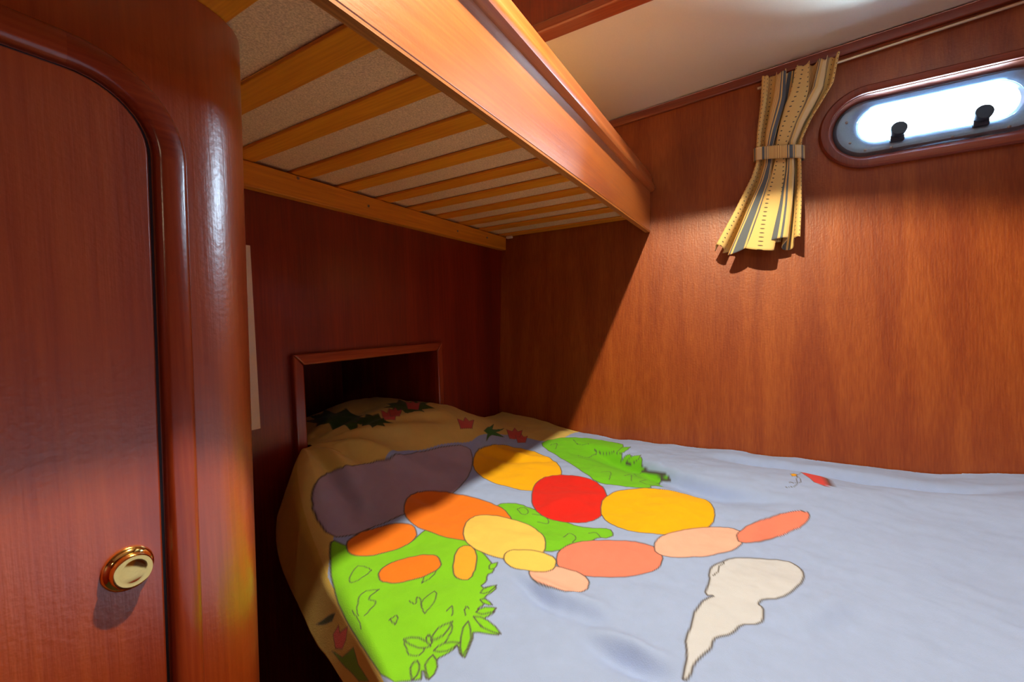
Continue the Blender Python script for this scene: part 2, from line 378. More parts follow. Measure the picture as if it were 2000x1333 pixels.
# ------------------------------------------------------------------ wardrobe
wd = empty('wardrobe', (-0.2, 0.7, ZFLOOR)); tag(wd, 'varnished mahogany wardrobe with rounded corner and arched door at the left', 'wardrobe')
CY = 0.498; CX = 0.231; CR = 0.078; CT = ZS - 0.001
SH = 0.025
def sh(x, y, z): return (x + SH * (z - 0.335), y, z)
pr = [(XL + 0.001, CY)] + [(CX + CR * math.sin(a), CY + CR - CR * math.cos(a)) for a in [math.pi / 2 * k / 20 for k in range(21)]] + [(CX + CR, YB - 0.001), (XL + 0.001, YB - 0.001)]
def sh2(x, y, z): return (max(x + SH * (z - 0.335), XL + 0.001) if x > XL + 0.01 else x, y, z)
# carcass with an opening for the door
DX0, DX1, DT, DB = -0.310, 0.1945, 0.223, -0.90
RI, RO, MW = 0.058, 0.085, 0.027
body = extrude_profile('body', pr, 'z', ZFLOOR + 0.001, CT, 'cabinet', wd, True, sh2)
def arch(dx, dz_top, r, steps=12):
    """outline of the door opening grown by dx, from bottom left up and over to bottom right"""
    x0, x1, zt, zb = DX0 - dx, DX1 + dx, DT + dz_top, DB - dx
    p = [(x0, zb)] + [(x0 + r - r * math.cos(a), zt - r + r * math.sin(a)) for a in [math.pi / 2 * k / steps for k in range(steps + 1)]]
    p += [(x1 - r + r * math.sin(a), zt - r + r * math.cos(a)) for a in [math.pi / 2 * k / steps for k in range(steps + 1)]] + [(x1, zb)]
    return p
S = 12
crs = [(-0.0005, 0.001), (-0.0005, -0.0045), (0.0008, -0.0075), (0.0028, -0.0095), (0.0055, -0.0105), (0.012, -0.0108), (0.0205, -0.0100), (0.0238, -0.0085), (0.0258, -0.0055), (0.0262, 0.001)]
loops = [(arch(d, d, RI + d + 0.0005, S), h) for d, h in crs]
def mould(name, i0, i1, mat):
    v = []; f = []; n_ = i1 - i0 + 1; L = len(loops)
    for pts, h in loops:
        for i in range(i0, i1 + 1): v.append(sh(pts[i][0], CY + h, pts[i][1]))
    for a in range(L):
        b_ = (a + 1) % L
        for i in range(n_ - 1): f.append((a * n_ + i, a * n_ + i + 1, b_ * n_ + i + 1, b_ * n_ + i))
    f.append(tuple(a * n_ for a in range(L))); f.append(tuple(a * n_ + n_ - 1 for a in range(L))[::-1])
    o = link_mesh(name, v, f, mat, wd, True)
    try: o.data.set_sharp_from_angle(angle=math.radians(50))
    except Exception: pass
    return o
T = len(loops[0][0])
mould('door_moulding', 0, 1, 'mould_z'); mould('door_moulding', 1, S + 1, 'mould_z')
mould('door_moulding', S + 1, S + 2, 'mould_x'); mould('door_moulding', S + 2, 2 * S + 2, 'mould_x'); mould('door_moulding', 2 * S + 2, T - 1, 'mould_z')
dp = arch(-0.0045, -0.0035, RI - 0.003, S)
vv = [sh(x, CY - 0.0045, z) for x, z in dp] + [sh(x, CY + 0.0005, z) for x, z in dp]; Nd = len(dp)
door = link_mesh('door', vv, [tuple(range(Nd)), tuple(range(Nd, 2 * Nd))[::-1]] + [(k, (k + 1) % Nd, Nd + (k + 1) % Nd, Nd + k) for k in range(Nd)], 'cabinet', wd)
bevel(door, 0.002, 2, 60)
gap = arch(-0.0016, -0.0016, RI - 0.001, S)
vv = [sh(x, CY - 0.0006, z) for x, z in gap] + [sh(x, CY + 0.0004, z) for x, z in gap]
link_mesh('door_gap', vv, [tuple(range(Nd)), tuple(range(Nd, 2 * Nd))[::-1]] + [(k, (k + 1) % Nd, Nd + (k + 1) % Nd, Nd + k) for k in range(Nd)], 'dark_gap', wd)  # black sheet behind the door, seen as the gap around it
kc = sh(0.1635, CY - 0.0045, -0.211)
kb = lathe('knob', [(0.0185, 0.0), (0.0190, 0.0015), (0.0175, 0.0045), (0.0155, 0.0055), (0.0150, 0.0058), (0.0150, 0.0105), (0.0140, 0.0120), (0.0120, 0.0124), (0.009, 0.0116), (0.004, 0.0110), (0.0008, 0.0109)], kc, (0, -1, 0), 'brass', door, 48)
kb['label'] = 'polished brass push button knob'

# ------------------------------------------------------------------ white panel on the back wall
wp = box('wall_panel', 0.36, 0.503, YB - 0.005, YB - 0.0005, -0.207, 0.172, 'white', None, 0.001)
tag(wp, 'narrow white panel on the dark back wall, half hidden by the wardrobe', 'panel')

# ------------------------------------------------------------------ lower bed and duvet
def xe(y): return 0.596 - 0.487 * (0.91 - y)
bed = empty('lower_bed', (0.8, 0.2, ZFLOOR)); tag(bed, 'low built-in berth under the printed duvet', 'bed')
def bed_slab(name, inset, z0, z1, mat, bev):
    y0, y1 = YR + 0.002, YB - 0.016
    v = []
    for z in (z0, z1):
        v += [(xe(y0) + inset, y0, z), (hx(z) - 0.004, y0, z), (hx(z) - 0.004, y1, z), (xe(y1) + inset, y1, z)]
    return hexa(name, v, mat, bed, bev)
bed_slab('base_panel', 0.06, ZFLOOR + 0.001, -0.56, 'cabinet', 0.003)
bed_slab('mattress', 0.055, -0.558, -0.455, 'matt', 0.02)

def vnoise(x, y, seed):
    r = np.random.default_rng(seed); T_ = r.random((64, 64))
    xi = np.floor(x).astype(int); yi = np.floor(y).astype(int); fx = x - xi; fy = y - yi
    fx = fx * fx * fx * (fx * (fx * 6 - 15) + 10); fy = fy * fy * fy * (fy * (fy * 6 - 15) + 10)
    g = lambda a, b_: T_[a % 64, b_ % 64]
    return (g(xi, yi) * (1 - fx) + g(xi + 1, yi) * fx) * (1 - fy) + (g(xi, yi + 1) * (1 - fx) + g(xi + 1, yi + 1) * fx) * fy - 0.5
def sstep(a, b_, t):
    t = np.clip((t - a) / (b_ - a), 0, 1); return t * t * (3 - 2 * t)
# soft creases in the cloth: (x0,y0,x1,y1,width,depth)
CREASES = [(0.492,0.20,0.480,0.075,0.018,0.016),(0.548,0.31,0.532,0.16,0.020,0.012),(0.566,0.345,0.532,0.24,0.014,0.008),(0.80,0.02,0.98,-0.02,0.03,0.008),(0.62,-0.04,0.74,-0.12,0.025,0.007),(0.60,0.87,0.56,0.66,0.020,0.014),(0.64,0.86,0.76,0.66,0.022,0.010),(0.75,0.88,1.02,0.80,0.022,0.010),(0.98,0.70,1.10,0.50,0.025,0.010),(0.70,0.40,0.92,0.34,0.03,0.006)]
def height(x, y):
    h = np.full_like(x, -0.386)
    s = x - xe(y)
    h += 0.140 * sstep(0.58, 0.90, y) * (0.85 + 0.15 * sstep(0.0, 0.25, s)) * (1 - 0.78 * sstep(1.0, 1.36, x))      # pillow under the head end
    h -= 0.012 * sstep(0.9, 0.2, y) * sstep(0.05, 0.4, s)
    def furrow(x0, y0, x1, y1, depth, near, far):
        # a tuck in the cloth: steep on the bed side, gentle on the hull side
        ex, ey = x1 - x0, y1 - y0; L_ = math.hypot(ex, ey)
        t = ((x - x0) * ex + (y - y0) * ey) / L_ / L_
        bow = 0.018 * np.sin(np.clip(t, -0.3, 1.3) * 5.2 + 0.7)
        d = -((x - x0) * ey - (y - y0) * ex) / L_ * (1 if ey < 0 else -1) * -1 + bow
        return depth * np.where(d < 0, np.exp(-(d / near) ** 2), np.exp(-(d / far) ** 2)) * sstep(-0.18, 0.2, t) * sstep(1.2, 0.75, t)
    h -= furrow(1.24, 0.46, 1.055, 0.0, 0.034, 0.016, 0.060)
    h -= furrow(1.335, 0.10, 1.30, -0.42, 0.030, 0.022, 0.050)
    h -= 0.012 * sstep(1.25, 1.44, x) * sstep(0.8, 0.5, y)
    h += 0.016 * np.exp(-((x - 1.16) / 0.10) ** 2) * sstep(0.3, 0.0, y)
    h += 0.028 * sstep(-0.28, -0.60, y)
    # gathers near the head end, running away from the niche corner
    dx, dy = x - 0.60, y - 0.93; r = np.hypot(dx, dy) + 1e-6; th = np.arctan2(dx, -dy)
    h += 0.0060 * np.sin(th * 12 + 0.6) * sstep(0.04, 0.12, r) * sstep(0.55, 0.18, r)
    h += 0.012 * vnoise(x * 6 + 3, y * 5, 11) + 0.0085 * vnoise(x * 14 + y * 5, y * 11 + 2, 12) + 0.0026 * vnoise(x * 42, y * 36, 13) + 0.0007 * vnoise(x * 95, y * 90, 14)
    for (x0, y0, x1, y1, wd_, dp_) in CREASES:
        ex, ey = x1 - x0, y1 - y0; L2 = ex * ex + ey * ey
        t = np.clip(((x - x0) * ex + (y - y0) * ey) / L2, 0, 1)
        sd = ((x - x0) * ey - (y - y0) * ex) / math.sqrt(L2)
        d2 = (x - x0 - t * ex) ** 2 + (y - y0 - t * ey) ** 2
        tp = np.sin(np.pi * np.clip(t, 0.02, 0.98))
        h += dp_ * tp * np.exp(-d2 / (wd_ * wd_)) * (-sd / wd_) * 1.6
    return h
# cloth coordinates: s across from the open edge (negative = hanging side), y along
sa = np.concatenate([np.arange(-0.165, 0.76, 0.0019), np.arange(0.76, 1.62, 0.0045)])
ya = np.concatenate([np.arange(YR + 0.01, -0.10, 0.012), np.arange(-0.10, 0.62, 0.0019), np.arange(0.62, 0.90, 0.0023), np.arange(0.90, YB + 0.26, 0.006)])
Sg, Yg = np.meshgrid(sa, ya, indexing='ij')
Yc = np.minimum(Yg, YB + 0.005)
Xc = xe(Yc) + Sg                                   # cloth coordinate across, in metres
top = height(np.maximum(Xc, xe(Yc)), Yg)
# hanging side: quarter round, then down and tucked under
RR = 0.028; AM = math.radians(74); a = np.clip(-Sg / RR, 0, AM)
rest = np.clip(-Sg - RR * AM, 0, 0.072); r2 = np.clip(-Sg - RR * AM - 0.072, 0, 1)
outw = RR * np.sin(a) + rest * math.cos(AM) - r2 * 0.75
down = RR * (1 - np.cos(a)) + rest * math.sin(AM) + r2 * 0.66
bulge = 0.45 + 0.55 * sstep(0.40, 0.60, Yg) + 0.55 * np.exp(-((Yg - 0.74) / 0.10) ** 2)
down = down * (0.75 + 0.25 * sstep(0.35, 0.60, Yg))
wave = 0.007 * vnoise(Yg * 9, Sg * 2 + 9, 21) * sstep(0.0, -0.08, Sg)
ox = -(outw * bulge + wave) * 0.899; oy = (outw * bulge + wave) * 0.438
near_wall = sstep(0.93, 0.80, Yg)
Xw = np.where(Sg < 0, xe(Yc) + ox * (0.35 + 0.65 * near_wall), Xc); Yw = np.where(Sg < 0, np.minimum(Yg + oy * near_wall, np.maximum(Yg, YB - 0.02)), Yg)
Zw = np.where(Sg < 0, top - down, top)
# pressed gently against the hull side
lim = hx(Zw) - 0.006
Xw = np.minimum(Xw, lim)
keep = (Xc <= hx(-0.40) + 0.004)
inside = (Yw <= YB - 0.017) | ((Xw > NX0 + 0.006) & (Xw < NX1 - 0.006) & (Sg > 0.004))
Zw = np.where((Yw > YB - 0.02), np.minimum(Zw, NZ - 0.02), Zw)
keep &= inside

# ---- print on the cloth, in cloth coordinates (metres) ----
BASE = np.array((0.345, 0.50, 0.95)); INK = np.array((0.085, 0.08, 0.09))
col = np.empty(Xc.shape + (3,)); col[:] = BASE
def srgb(r_, g_, b_): return np.array([((c / 255 + 0.055) / 1.055) ** 2.4 if c > 10 else c / 255 / 12.92 for c in (r_, g_, b_)])
def poly_mask(P, X, Y):
    ins = np.zeros(X.shape, bool); n_ = len(P)
    for i in range(n_):
        x0, y0 = P[i]; x1, y1 = P[(i + 1) % n_]
        if y0 == y1: continue
        c = (y0 > Y) != (y1 > Y)
        ins ^= c & (X < (x1 - x0) * (Y - y0) / (y1 - y0) + x0)
    return ins
def window_of(P, pad):
    P = np.asarray(P); return (Xc > P[:, 0].min() - pad) & (Xc < P[:, 0].max() + pad) & (Yg > P[:, 1].min() - pad) & (Yg < P[:, 1].max() + pad)
def stroke(P, width, c=INK, closed=False, k=1.0):
    P = [tuple(p) for p in P]
    w_ = window_of(P, width * 2); ii = np.nonzero(w_); X = Xc[ii]; Y = Yg[ii]
    if X.size == 0: return
    d = np.full(X.shape, 9.0); Q = P + ([P[0]] if closed else [])
    for (x0, y0), (x1, y1) in zip(Q[:-1], Q[1:]):
        ex, ey = x1 - x0, y1 - y0; L2 = ex * ex + ey * ey + 1e-12
        t = np.clip(((X - x0) * ex + (Y - y0) * ey) / L2, 0, 1)
        d = np.minimum(d, np.hypot(X - x0 - t * ex, Y - y0 - t * ey))
    al = k * np.clip((width * 0.5 + 0.0009 - d) / 0.0018, 0, 1)[:, None]
    col[ii] = col[ii] * (1 - al) + np.asarray(c) * al
def fill(P, c, outline=0.0022, k=1.0, ink=INK):
    w_ = window_of(P, 0.004); ii = np.nonzero(w_)
    if ii[0].size:
        mk = poly_mask(P, Xc[ii], Yg[ii]); jj = (ii[0][mk], ii[1][mk])
        col[jj] = col[jj] * (1 - k) + np.asarray(c) * k
    if outline: stroke(P, outline, ink, True)
#PRINT-BEGIN
fill([(-0.2,0.2),(0.2839,0.4909),(0.3633,0.5213),(0.4213,0.5897),(0.5043,0.6821),(0.5418,0.7396),(0.623,0.758),(0.7777,0.7557),(0.9779,0.7143),(1.1999,0.7097),(1.2591,0.5631),(1.3438,0.5707),(1.6,0.5707),(1.6,1.3),(-0.2,1.3)], srgb(222,203,120), 0)
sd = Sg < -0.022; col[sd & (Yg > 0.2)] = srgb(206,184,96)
fill([(0.458,0.6338),(0.4621,0.6384),(0.4678,0.6384),(0.4702,0.6315),(0.4725,0.6246),(0.4761,0.6163),(0.4837,0.6125),(0.4941,0.6144),(0.5027,0.6125),(0.5085,0.6049),(0.5125,0.5935),(0.5155,0.5764),(0.5223,0.5669),(0.5328,0.5612),(0.5405,0.5536),(0.5473,0.5479),(0.5596,0.546),(0.5758,0.5479),(0.5928,0.5517),(0.6042,0.5517),(0.612,0.5403),(0.6142,0.5175),(0.6144,0.4947),(0.6091,0.4681),(0.599,0.4396),(0.5861,0.413),(0.5749,0.394),(0.5675,0.3826),(0.559,0.3731),(0.5525,0.3674),(0.5439,0.3655),(0.5382,0.3693),(0.5316,0.3674),(0.5259,0.3636),(0.5193,0.3617),(0.5079,0.3617),(0.5051,0.356),(0.5166,0.3484),(0.5167,0.3408),(0.512,0.3389),(0.5025,0.3389),(0.4901,0.3408),(0.4816,0.3389),(0.4778,0.3351),(0.4712,0.3332),(0.4607,0.3351),(0.4608,0.3313),(0.4713,0.3218),(0.4743,0.3161),(0.4695,0.3142),(0.4591,0.3161),(0.4428,0.3218),(0.4372,0.3142),(0.4403,0.2971),(0.4395,0.2876),(0.4376,0.2876),(0.4337,0.2952),(0.4278,0.3104),(0.423,0.3161),(0.4145,0.3104),(0.4031,0.3066),(0.3918,0.3028),(0.3852,0.3009),(0.3851,0.3047),(0.3879,0.3104),(0.3954,0.318),(0.3972,0.3218),(0.3915,0.3218),(0.3849,0.3237),(0.3724,0.3294),(0.362,0.3275),(0.3535,0.3218),(0.3479,0.318),(0.3422,0.318),(0.3421,0.3218),(0.3487,0.3313),(0.3477,0.3332),(0.3411,0.3275),(0.3383,0.3256),(0.3344,0.3294),(0.3286,0.337),(0.3199,0.3503),(0.3139,0.3731),(0.324,0.4054),(0.335,0.4358),(0.3479,0.4624),(0.3618,0.4909),(0.3785,0.5213),(0.4009,0.5517),(0.4177,0.5783),(0.4345,0.6011),(0.4475,0.62)], srgb(128,214,42), 0.0022)
stroke([(0.459,0.5384),(0.46,0.5403),(0.459,0.5422),(0.4608,0.546),(0.4589,0.5498),(0.4598,0.5555),(0.4578,0.5593),(0.4568,0.5612),(0.4549,0.565),(0.4483,0.5631),(0.4435,0.5612),(0.436,0.5574),(0.4275,0.5517),(0.4228,0.546),(0.421,0.5422),(0.421,0.5384),(0.4258,0.5365),(0.4306,0.5346),(0.4391,0.5365),(0.4448,0.5365),(0.4505,0.5365),(0.4552,0.5384),(0.459,0.5384),(0.459,0.5384)], 0.0016)
stroke([(0.4293,0.489),(0.4293,0.489),(0.4264,0.4909),(0.4244,0.4947),(0.4206,0.4985),(0.4168,0.5023),(0.4111,0.5023),(0.4073,0.5023),(0.4025,0.5004),(0.3997,0.4985),(0.3959,0.4947),(0.3922,0.4909),(0.3865,0.4871),(0.3828,0.4833),(0.3819,0.4814),(0.3781,0.4776),(0.3772,0.4757),(0.3763,0.4738),(0.3763,0.4738),(0.3753,0.4719)], 0.0016)
stroke([(0.4293,0.489),(0.4274,0.489),(0.4255,0.489),(0.4198,0.489),(0.4122,0.489),(0.4093,0.4871),(0.4065,0.4852),(0.4066,0.4814),(0.4085,0.4776),(0.4086,0.4738),(0.4048,0.47),(0.4001,0.4681),(0.3925,0.4681),(0.3878,0.4662),(0.384,0.4662),(0.3821,0.4662)], 0.0016)
stroke([(0.4763,0.4491),(0.4763,0.4491),(0.4792,0.451),(0.4839,0.4529),(0.4895,0.4567),(0.4943,0.4586),(0.4981,0.4586),(0.5038,0.4586),(0.5085,0.4567),(0.5133,0.4548),(0.5124,0.4529),(0.5105,0.4491),(0.5058,0.4472),(0.5011,0.4453),(0.4954,0.4453),(0.4897,0.4453),(0.4849,0.4472),(0.4801,0.4491),(0.4782,0.4491),(0.4763,0.4491)], 0.0016)
stroke([(0.4173,0.3902),(0.4182,0.3921),(0.4191,0.394),(0.42,0.3959),(0.4238,0.3997),(0.4256,0.4035),(0.4294,0.4073),(0.4331,0.4111),(0.4379,0.413),(0.4426,0.4149),(0.4483,0.4149),(0.454,0.4149),(0.4597,0.4149),(0.4654,0.4149),(0.4635,0.4111),(0.4617,0.4073),(0.456,0.4035),(0.4504,0.3997),(0.4428,0.3959),(0.4362,0.394),(0.4277,0.3921),(0.4239,0.3921),(0.4192,0.3902),(0.4173,0.3902)], 0.0016)
stroke([(0.4319,0.432),(0.431,0.4301),(0.4301,0.4282),(0.4301,0.4244),(0.4283,0.4206),(0.4292,0.4187),(0.4311,0.4187),(0.434,0.4206),(0.4377,0.4244),(0.4405,0.4263),(0.4434,0.4282),(0.4424,0.4263),(0.4434,0.4244),(0.4425,0.4225),(0.4406,0.4187),(0.4369,0.4149),(0.4331,0.4111),(0.4294,0.4073),(0.4285,0.4054),(0.4285,0.4054)], 0.0016)
stroke([(0.4407,0.3408),(0.4407,0.3408),(0.4435,0.3427),(0.4445,0.3446),(0.4473,0.3465),(0.4482,0.3484),(0.4501,0.3484),(0.452,0.3484),(0.4548,0.3503),(0.4558,0.3484),(0.4558,0.3484),(0.4558,0.3484),(0.4549,0.3465),(0.454,0.3446),(0.454,0.3446),(0.454,0.3446)], 0.0016)
stroke([(0.3746,0.3845),(0.3756,0.3826),(0.3765,0.3807),(0.3776,0.375),(0.3805,0.3693),(0.3824,0.3655),(0.3825,0.3617),(0.3806,0.3579),(0.3778,0.356),(0.375,0.3541),(0.3722,0.3522),(0.3703,0.3522),(0.3684,0.3522),(0.3665,0.3522),(0.3646,0.3522),(0.3617,0.3541),(0.3597,0.3579),(0.3588,0.3598),(0.3587,0.3636),(0.3606,0.3674),(0.3652,0.3731),(0.3671,0.3769),(0.3689,0.3807),(0.3718,0.3826),(0.3718,0.3826),(0.3737,0.3826),(0.3746,0.3845),(0.3746,0.3845)], 0.0016)
stroke([(0.3836,0.3522),(0.3855,0.3522),(0.3874,0.3522),(0.3902,0.3541),(0.394,0.3541),(0.3978,0.3541),(0.4016,0.3541),(0.4073,0.3541),(0.414,0.3522),(0.4178,0.3484),(0.4188,0.3465),(0.4179,0.3446),(0.415,0.3427),(0.4103,0.3408),(0.4065,0.3408),(0.3999,0.3389),(0.3923,0.3389),(0.3885,0.3389),(0.3837,0.337),(0.3818,0.337)], 0.0016)
stroke([(0.3825,0.3579),(0.3825,0.3579),(0.3835,0.3598),(0.3854,0.3598),(0.3882,0.3617),(0.3891,0.3636),(0.391,0.3636),(0.3929,0.3636),(0.392,0.3617),(0.3939,0.3617),(0.393,0.3598),(0.392,0.3579),(0.3911,0.356),(0.3902,0.3541),(0.3883,0.3541),(0.3883,0.3541)], 0.0016)
stroke([(0.377,0.4871),(0.3761,0.4852),(0.3752,0.4833),(0.3733,0.4795),(0.3725,0.4738),(0.3697,0.4681),(0.3678,0.4643),(0.3651,0.4586),(0.3613,0.4548),(0.3604,0.4529),(0.3576,0.451),(0.3566,0.4491)], 0.0016)
stroke([(0.4699,0.5061),(0.4718,0.5061),(0.4746,0.508),(0.4775,0.5099),(0.4822,0.5118),(0.4869,0.5137),(0.4926,0.5137),(0.4955,0.5118),(0.4984,0.5099),(0.5003,0.5061),(0.5013,0.5042),(0.5032,0.5042)], 0.0016)
stroke([(0.3902,0.4282),(0.3921,0.4282),(0.394,0.4282),(0.3949,0.4263),(0.3987,0.4263),(0.3997,0.4244),(0.3988,0.4225),(0.3969,0.4187),(0.3922,0.4168),(0.3894,0.4149),(0.3875,0.4149),(0.3884,0.4168),(0.3893,0.4225),(0.3902,0.4244),(0.3911,0.4263),(0.3902,0.4282)], 0.0016)
stroke([(0.4347,0.3674),(0.4366,0.3674),(0.4366,0.3674),(0.4404,0.3674),(0.4442,0.3674),(0.4461,0.3674),(0.4451,0.3655),(0.4423,0.3636),(0.4386,0.3598),(0.4357,0.3579),(0.4329,0.356),(0.431,0.356)], 0.0016)
fill([(1.2533,0.6068),(1.288,0.5764),(1.3209,0.5422),(1.3455,0.5004),(1.3639,0.4643),(1.349,0.4244),(1.337,0.3997),(1.3287,0.3826),(1.3015,0.3731),(1.2745,0.3731),(1.2547,0.3693),(1.2465,0.3617),(1.2366,0.3598),(1.233,0.3617),(1.2347,0.356),(1.24,0.3484),(1.2444,0.3389),(1.2289,0.3256),(1.2278,0.3142),(1.2313,0.3028),(1.2141,0.2952),(1.1997,0.2933),(1.1896,0.2819),(1.1749,0.261),(1.1657,0.242),(1.1564,0.223),(1.1464,0.2116),(1.14,0.2078),(1.1437,0.2154),(1.1485,0.2344),(1.0655,0.2211),(1.0545,0.2078),(1.042,0.2097),(1.0259,0.223),(1.015,0.2287),(1.0037,0.2249),(0.9922,0.2325),(0.9805,0.2515),(0.9717,0.2724),(0.9742,0.3009),(0.9796,0.3237),(0.9822,0.3408),(0.9877,0.3598),(1.0205,0.3921),(1.0552,0.4282),(1.0898,0.4681),(1.1329,0.5175),(1.1655,0.565),(1.1945,0.5973),(1.2201,0.6125)], srgb(112,205,40), 0.0022)
stroke([(1.2125,0.5783),(1.217,0.5783),(1.2215,0.5783),(1.2241,0.5745),(1.2313,0.5707),(1.2348,0.5688),(1.233,0.565),(1.2212,0.5593),(1.2059,0.5555),(1.2004,0.5536),(1.195,0.5517),(1.1905,0.5517)], 0.0016)
stroke([(1.2893,0.5327),(1.2829,0.5289),(1.2811,0.5251),(1.2738,0.5194),(1.2656,0.5118),(1.2628,0.5061),(1.2645,0.5004),(1.2653,0.4928),(1.2706,0.4852),(1.2733,0.4814),(1.2759,0.4776),(1.275,0.4757)], 0.0016)
stroke([(1.2585,0.451),(1.2575,0.4491),(1.2566,0.4472),(1.2548,0.4434),(1.2546,0.4339),(1.2528,0.4301),(1.2527,0.4206),(1.2525,0.4111),(1.2524,0.4016),(1.2532,0.394),(1.2559,0.3902),(1.2549,0.3883)], 0.0016)
stroke([(1.0494,0.3579),(1.0532,0.3579),(1.0561,0.356),(1.06,0.3522),(1.0686,0.3465),(1.0686,0.3427),(1.063,0.3389),(1.0488,0.3332),(1.0279,0.3294),(1.0147,0.3256),(1.009,0.3256),(1.0043,0.3237)], 0.0016)
stroke([(1.0603,0.3028),(1.0639,0.3009),(1.0684,0.3009),(1.0764,0.299),(1.0899,0.299),(1.0989,0.299),(1.0917,0.2933),(1.0763,0.2895),(1.0555,0.2838),(1.04,0.28),(1.0334,0.2781),(1.0267,0.2762)], 0.0016)
stroke([(1.0732,0.2553),(1.0777,0.2553),(1.0767,0.2534),(1.0758,0.2515),(1.1687,0.2667),(1.1669,0.2629),(1.165,0.2591),(1.0802,0.242),(1.0738,0.2382),(1.0576,0.2325),(1.0476,0.2306),(1.0431,0.2306)], 0.0016)
stroke([(1.1904,0.4776),(1.1895,0.4757),(1.1921,0.4719),(1.1939,0.4662),(1.1937,0.4567),(1.1964,0.4529),(1.209,0.451),(1.2305,0.4491),(1.2386,0.4472),(1.2458,0.4434),(1.2448,0.4415),(1.2493,0.4415)], 0.0016)
fill([(0.7274,0.5004),(0.7559,0.5004),(0.775,0.4928),(0.7856,0.4795),(0.7915,0.4643),(0.7918,0.4453),(0.7761,0.4092),(0.7766,0.375),(0.7713,0.3446),(0.7621,0.318),(0.7623,0.299),(0.7654,0.2819),(0.7732,0.2705),(0.779,0.2591),(0.7763,0.2496),(0.765,0.242),(0.7536,0.2382),(0.7441,0.242),(0.7364,0.2458),(0.7344,0.2534),(0.7286,0.261),(0.7153,0.2648),(0.7019,0.2724),(0.6941,0.2838),(0.6817,0.2933),(0.6616,0.299),(0.6463,0.3104),(0.6375,0.3275),(0.6373,0.3465),(0.6418,0.3674),(0.6443,0.3883),(0.6563,0.4168),(0.673,0.4472),(0.7001,0.4833)], srgb(118,208,44), 0.0022)
stroke([(0.768,0.4472),(0.7699,0.4472),(0.7709,0.4453),(0.7766,0.4453),(0.7814,0.4434),(0.7833,0.4396),(0.7815,0.4358),(0.7768,0.4301),(0.7693,0.4225),(0.7636,0.4187),(0.7589,0.4168),(0.7551,0.4168),(0.7503,0.4187),(0.7503,0.4225),(0.7502,0.4263),(0.753,0.432),(0.7596,0.4377),(0.7614,0.4415),(0.7652,0.4453),(0.768,0.4472)], 0.0016)
stroke([(0.7572,0.4054),(0.7581,0.4035),(0.7591,0.4016),(0.7601,0.3959),(0.7631,0.3902),(0.7641,0.3845),(0.766,0.3807),(0.7633,0.375),(0.7567,0.3693),(0.752,0.3674),(0.7482,0.3674),(0.7462,0.3712),(0.7452,0.3769),(0.7442,0.3826),(0.7432,0.3845),(0.7422,0.3864)], 0.0016)
stroke([(0.7032,0.3142),(0.7051,0.3142),(0.7089,0.3142),(0.7146,0.3142),(0.7241,0.3142),(0.727,0.3123),(0.7271,0.3085),(0.7252,0.3047),(0.7205,0.299),(0.7149,0.2952),(0.7102,0.2933),(0.7035,0.2914),(0.6978,0.2914),(0.694,0.2914),(0.6902,0.2914),(0.6902,0.2914)], 0.0016)
stroke([(0.7417,0.28),(0.7436,0.28),(0.7446,0.2781),(0.7474,0.2762),(0.7503,0.2743),(0.7504,0.2705),(0.7513,0.2686),(0.7476,0.2648),(0.7438,0.261),(0.7391,0.2591),(0.7363,0.2572),(0.7354,0.2553)], 0.0016)
fill([(0.4456,0.3313),(0.4409,0.3218),(0.4373,0.3104),(0.4384,0.2971),(0.4405,0.2857),(0.4488,0.299),(0.4515,0.3123),(0.4514,0.3237)], srgb(128,214,42), 0.002)
fill([(0.4541,0.3332),(0.4561,0.3256),(0.4599,0.3218),(0.4686,0.3161),(0.4781,0.3161),(0.4751,0.3218),(0.4693,0.3294),(0.4617,0.3332)], srgb(128,214,42), 0.002)
fill([(0.4342,0.3313),(0.4228,0.3313),(0.4105,0.3256),(0.3964,0.3161),(0.3851,0.3047),(0.3974,0.3066),(0.4135,0.3123),(0.4257,0.3218)], srgb(128,214,42), 0.002)
fill([(0.3892,0.356),(0.394,0.3503),(0.4017,0.3465),(0.4131,0.3465),(0.4235,0.3484),(0.4149,0.3541),(0.4053,0.3579),(0.3958,0.3579)], srgb(128,214,42), 0.002)
fill([(0.3826,0.3503),(0.3854,0.3598),(0.3852,0.3712),(0.3803,0.3807),(0.3736,0.3864),(0.3719,0.375),(0.373,0.3617),(0.3769,0.3541)], srgb(128,214,42), 0.002)
fill([(0.3789,0.3427),(0.3809,0.3351),(0.3867,0.3275),(0.3944,0.3237),(0.4029,0.3218),(0.4,0.3313),(0.3942,0.3389),(0.3865,0.3427)], srgb(128,214,42), 0.002)
fill([(0.3733,0.3389),(0.3657,0.3389),(0.3571,0.337),(0.3487,0.3275),(0.3422,0.318),(0.3517,0.318),(0.3611,0.3218),(0.3686,0.3294)], srgb(128,214,42), 0.002)
fill([(0.357,0.3484),(0.3522,0.3503),(0.3456,0.3484),(0.3381,0.3408),(0.3325,0.3332),(0.3401,0.3332),(0.3476,0.337),(0.3542,0.3427)], srgb(128,214,42), 0.002)
fill([(0.4919,0.3522),(0.4929,0.3465),(0.5005,0.3427),(0.5119,0.3427),(0.5214,0.3427),(0.5166,0.3484),(0.509,0.3522),(0.5004,0.3541)], srgb(128,214,42), 0.002)
fill([(0.4777,0.3427),(0.4749,0.337),(0.475,0.3332),(0.476,0.3275),(0.4799,0.3237),(0.4826,0.3294),(0.4844,0.337),(0.4825,0.3408)], srgb(128,214,42), 0.002)
fill([(0.5505,0.375),(0.5524,0.3712),(0.5572,0.3693),(0.5629,0.3693),(0.5723,0.3731),(0.5685,0.3769),(0.5646,0.3807),(0.5589,0.3807)], srgb(128,214,42), 0.002)
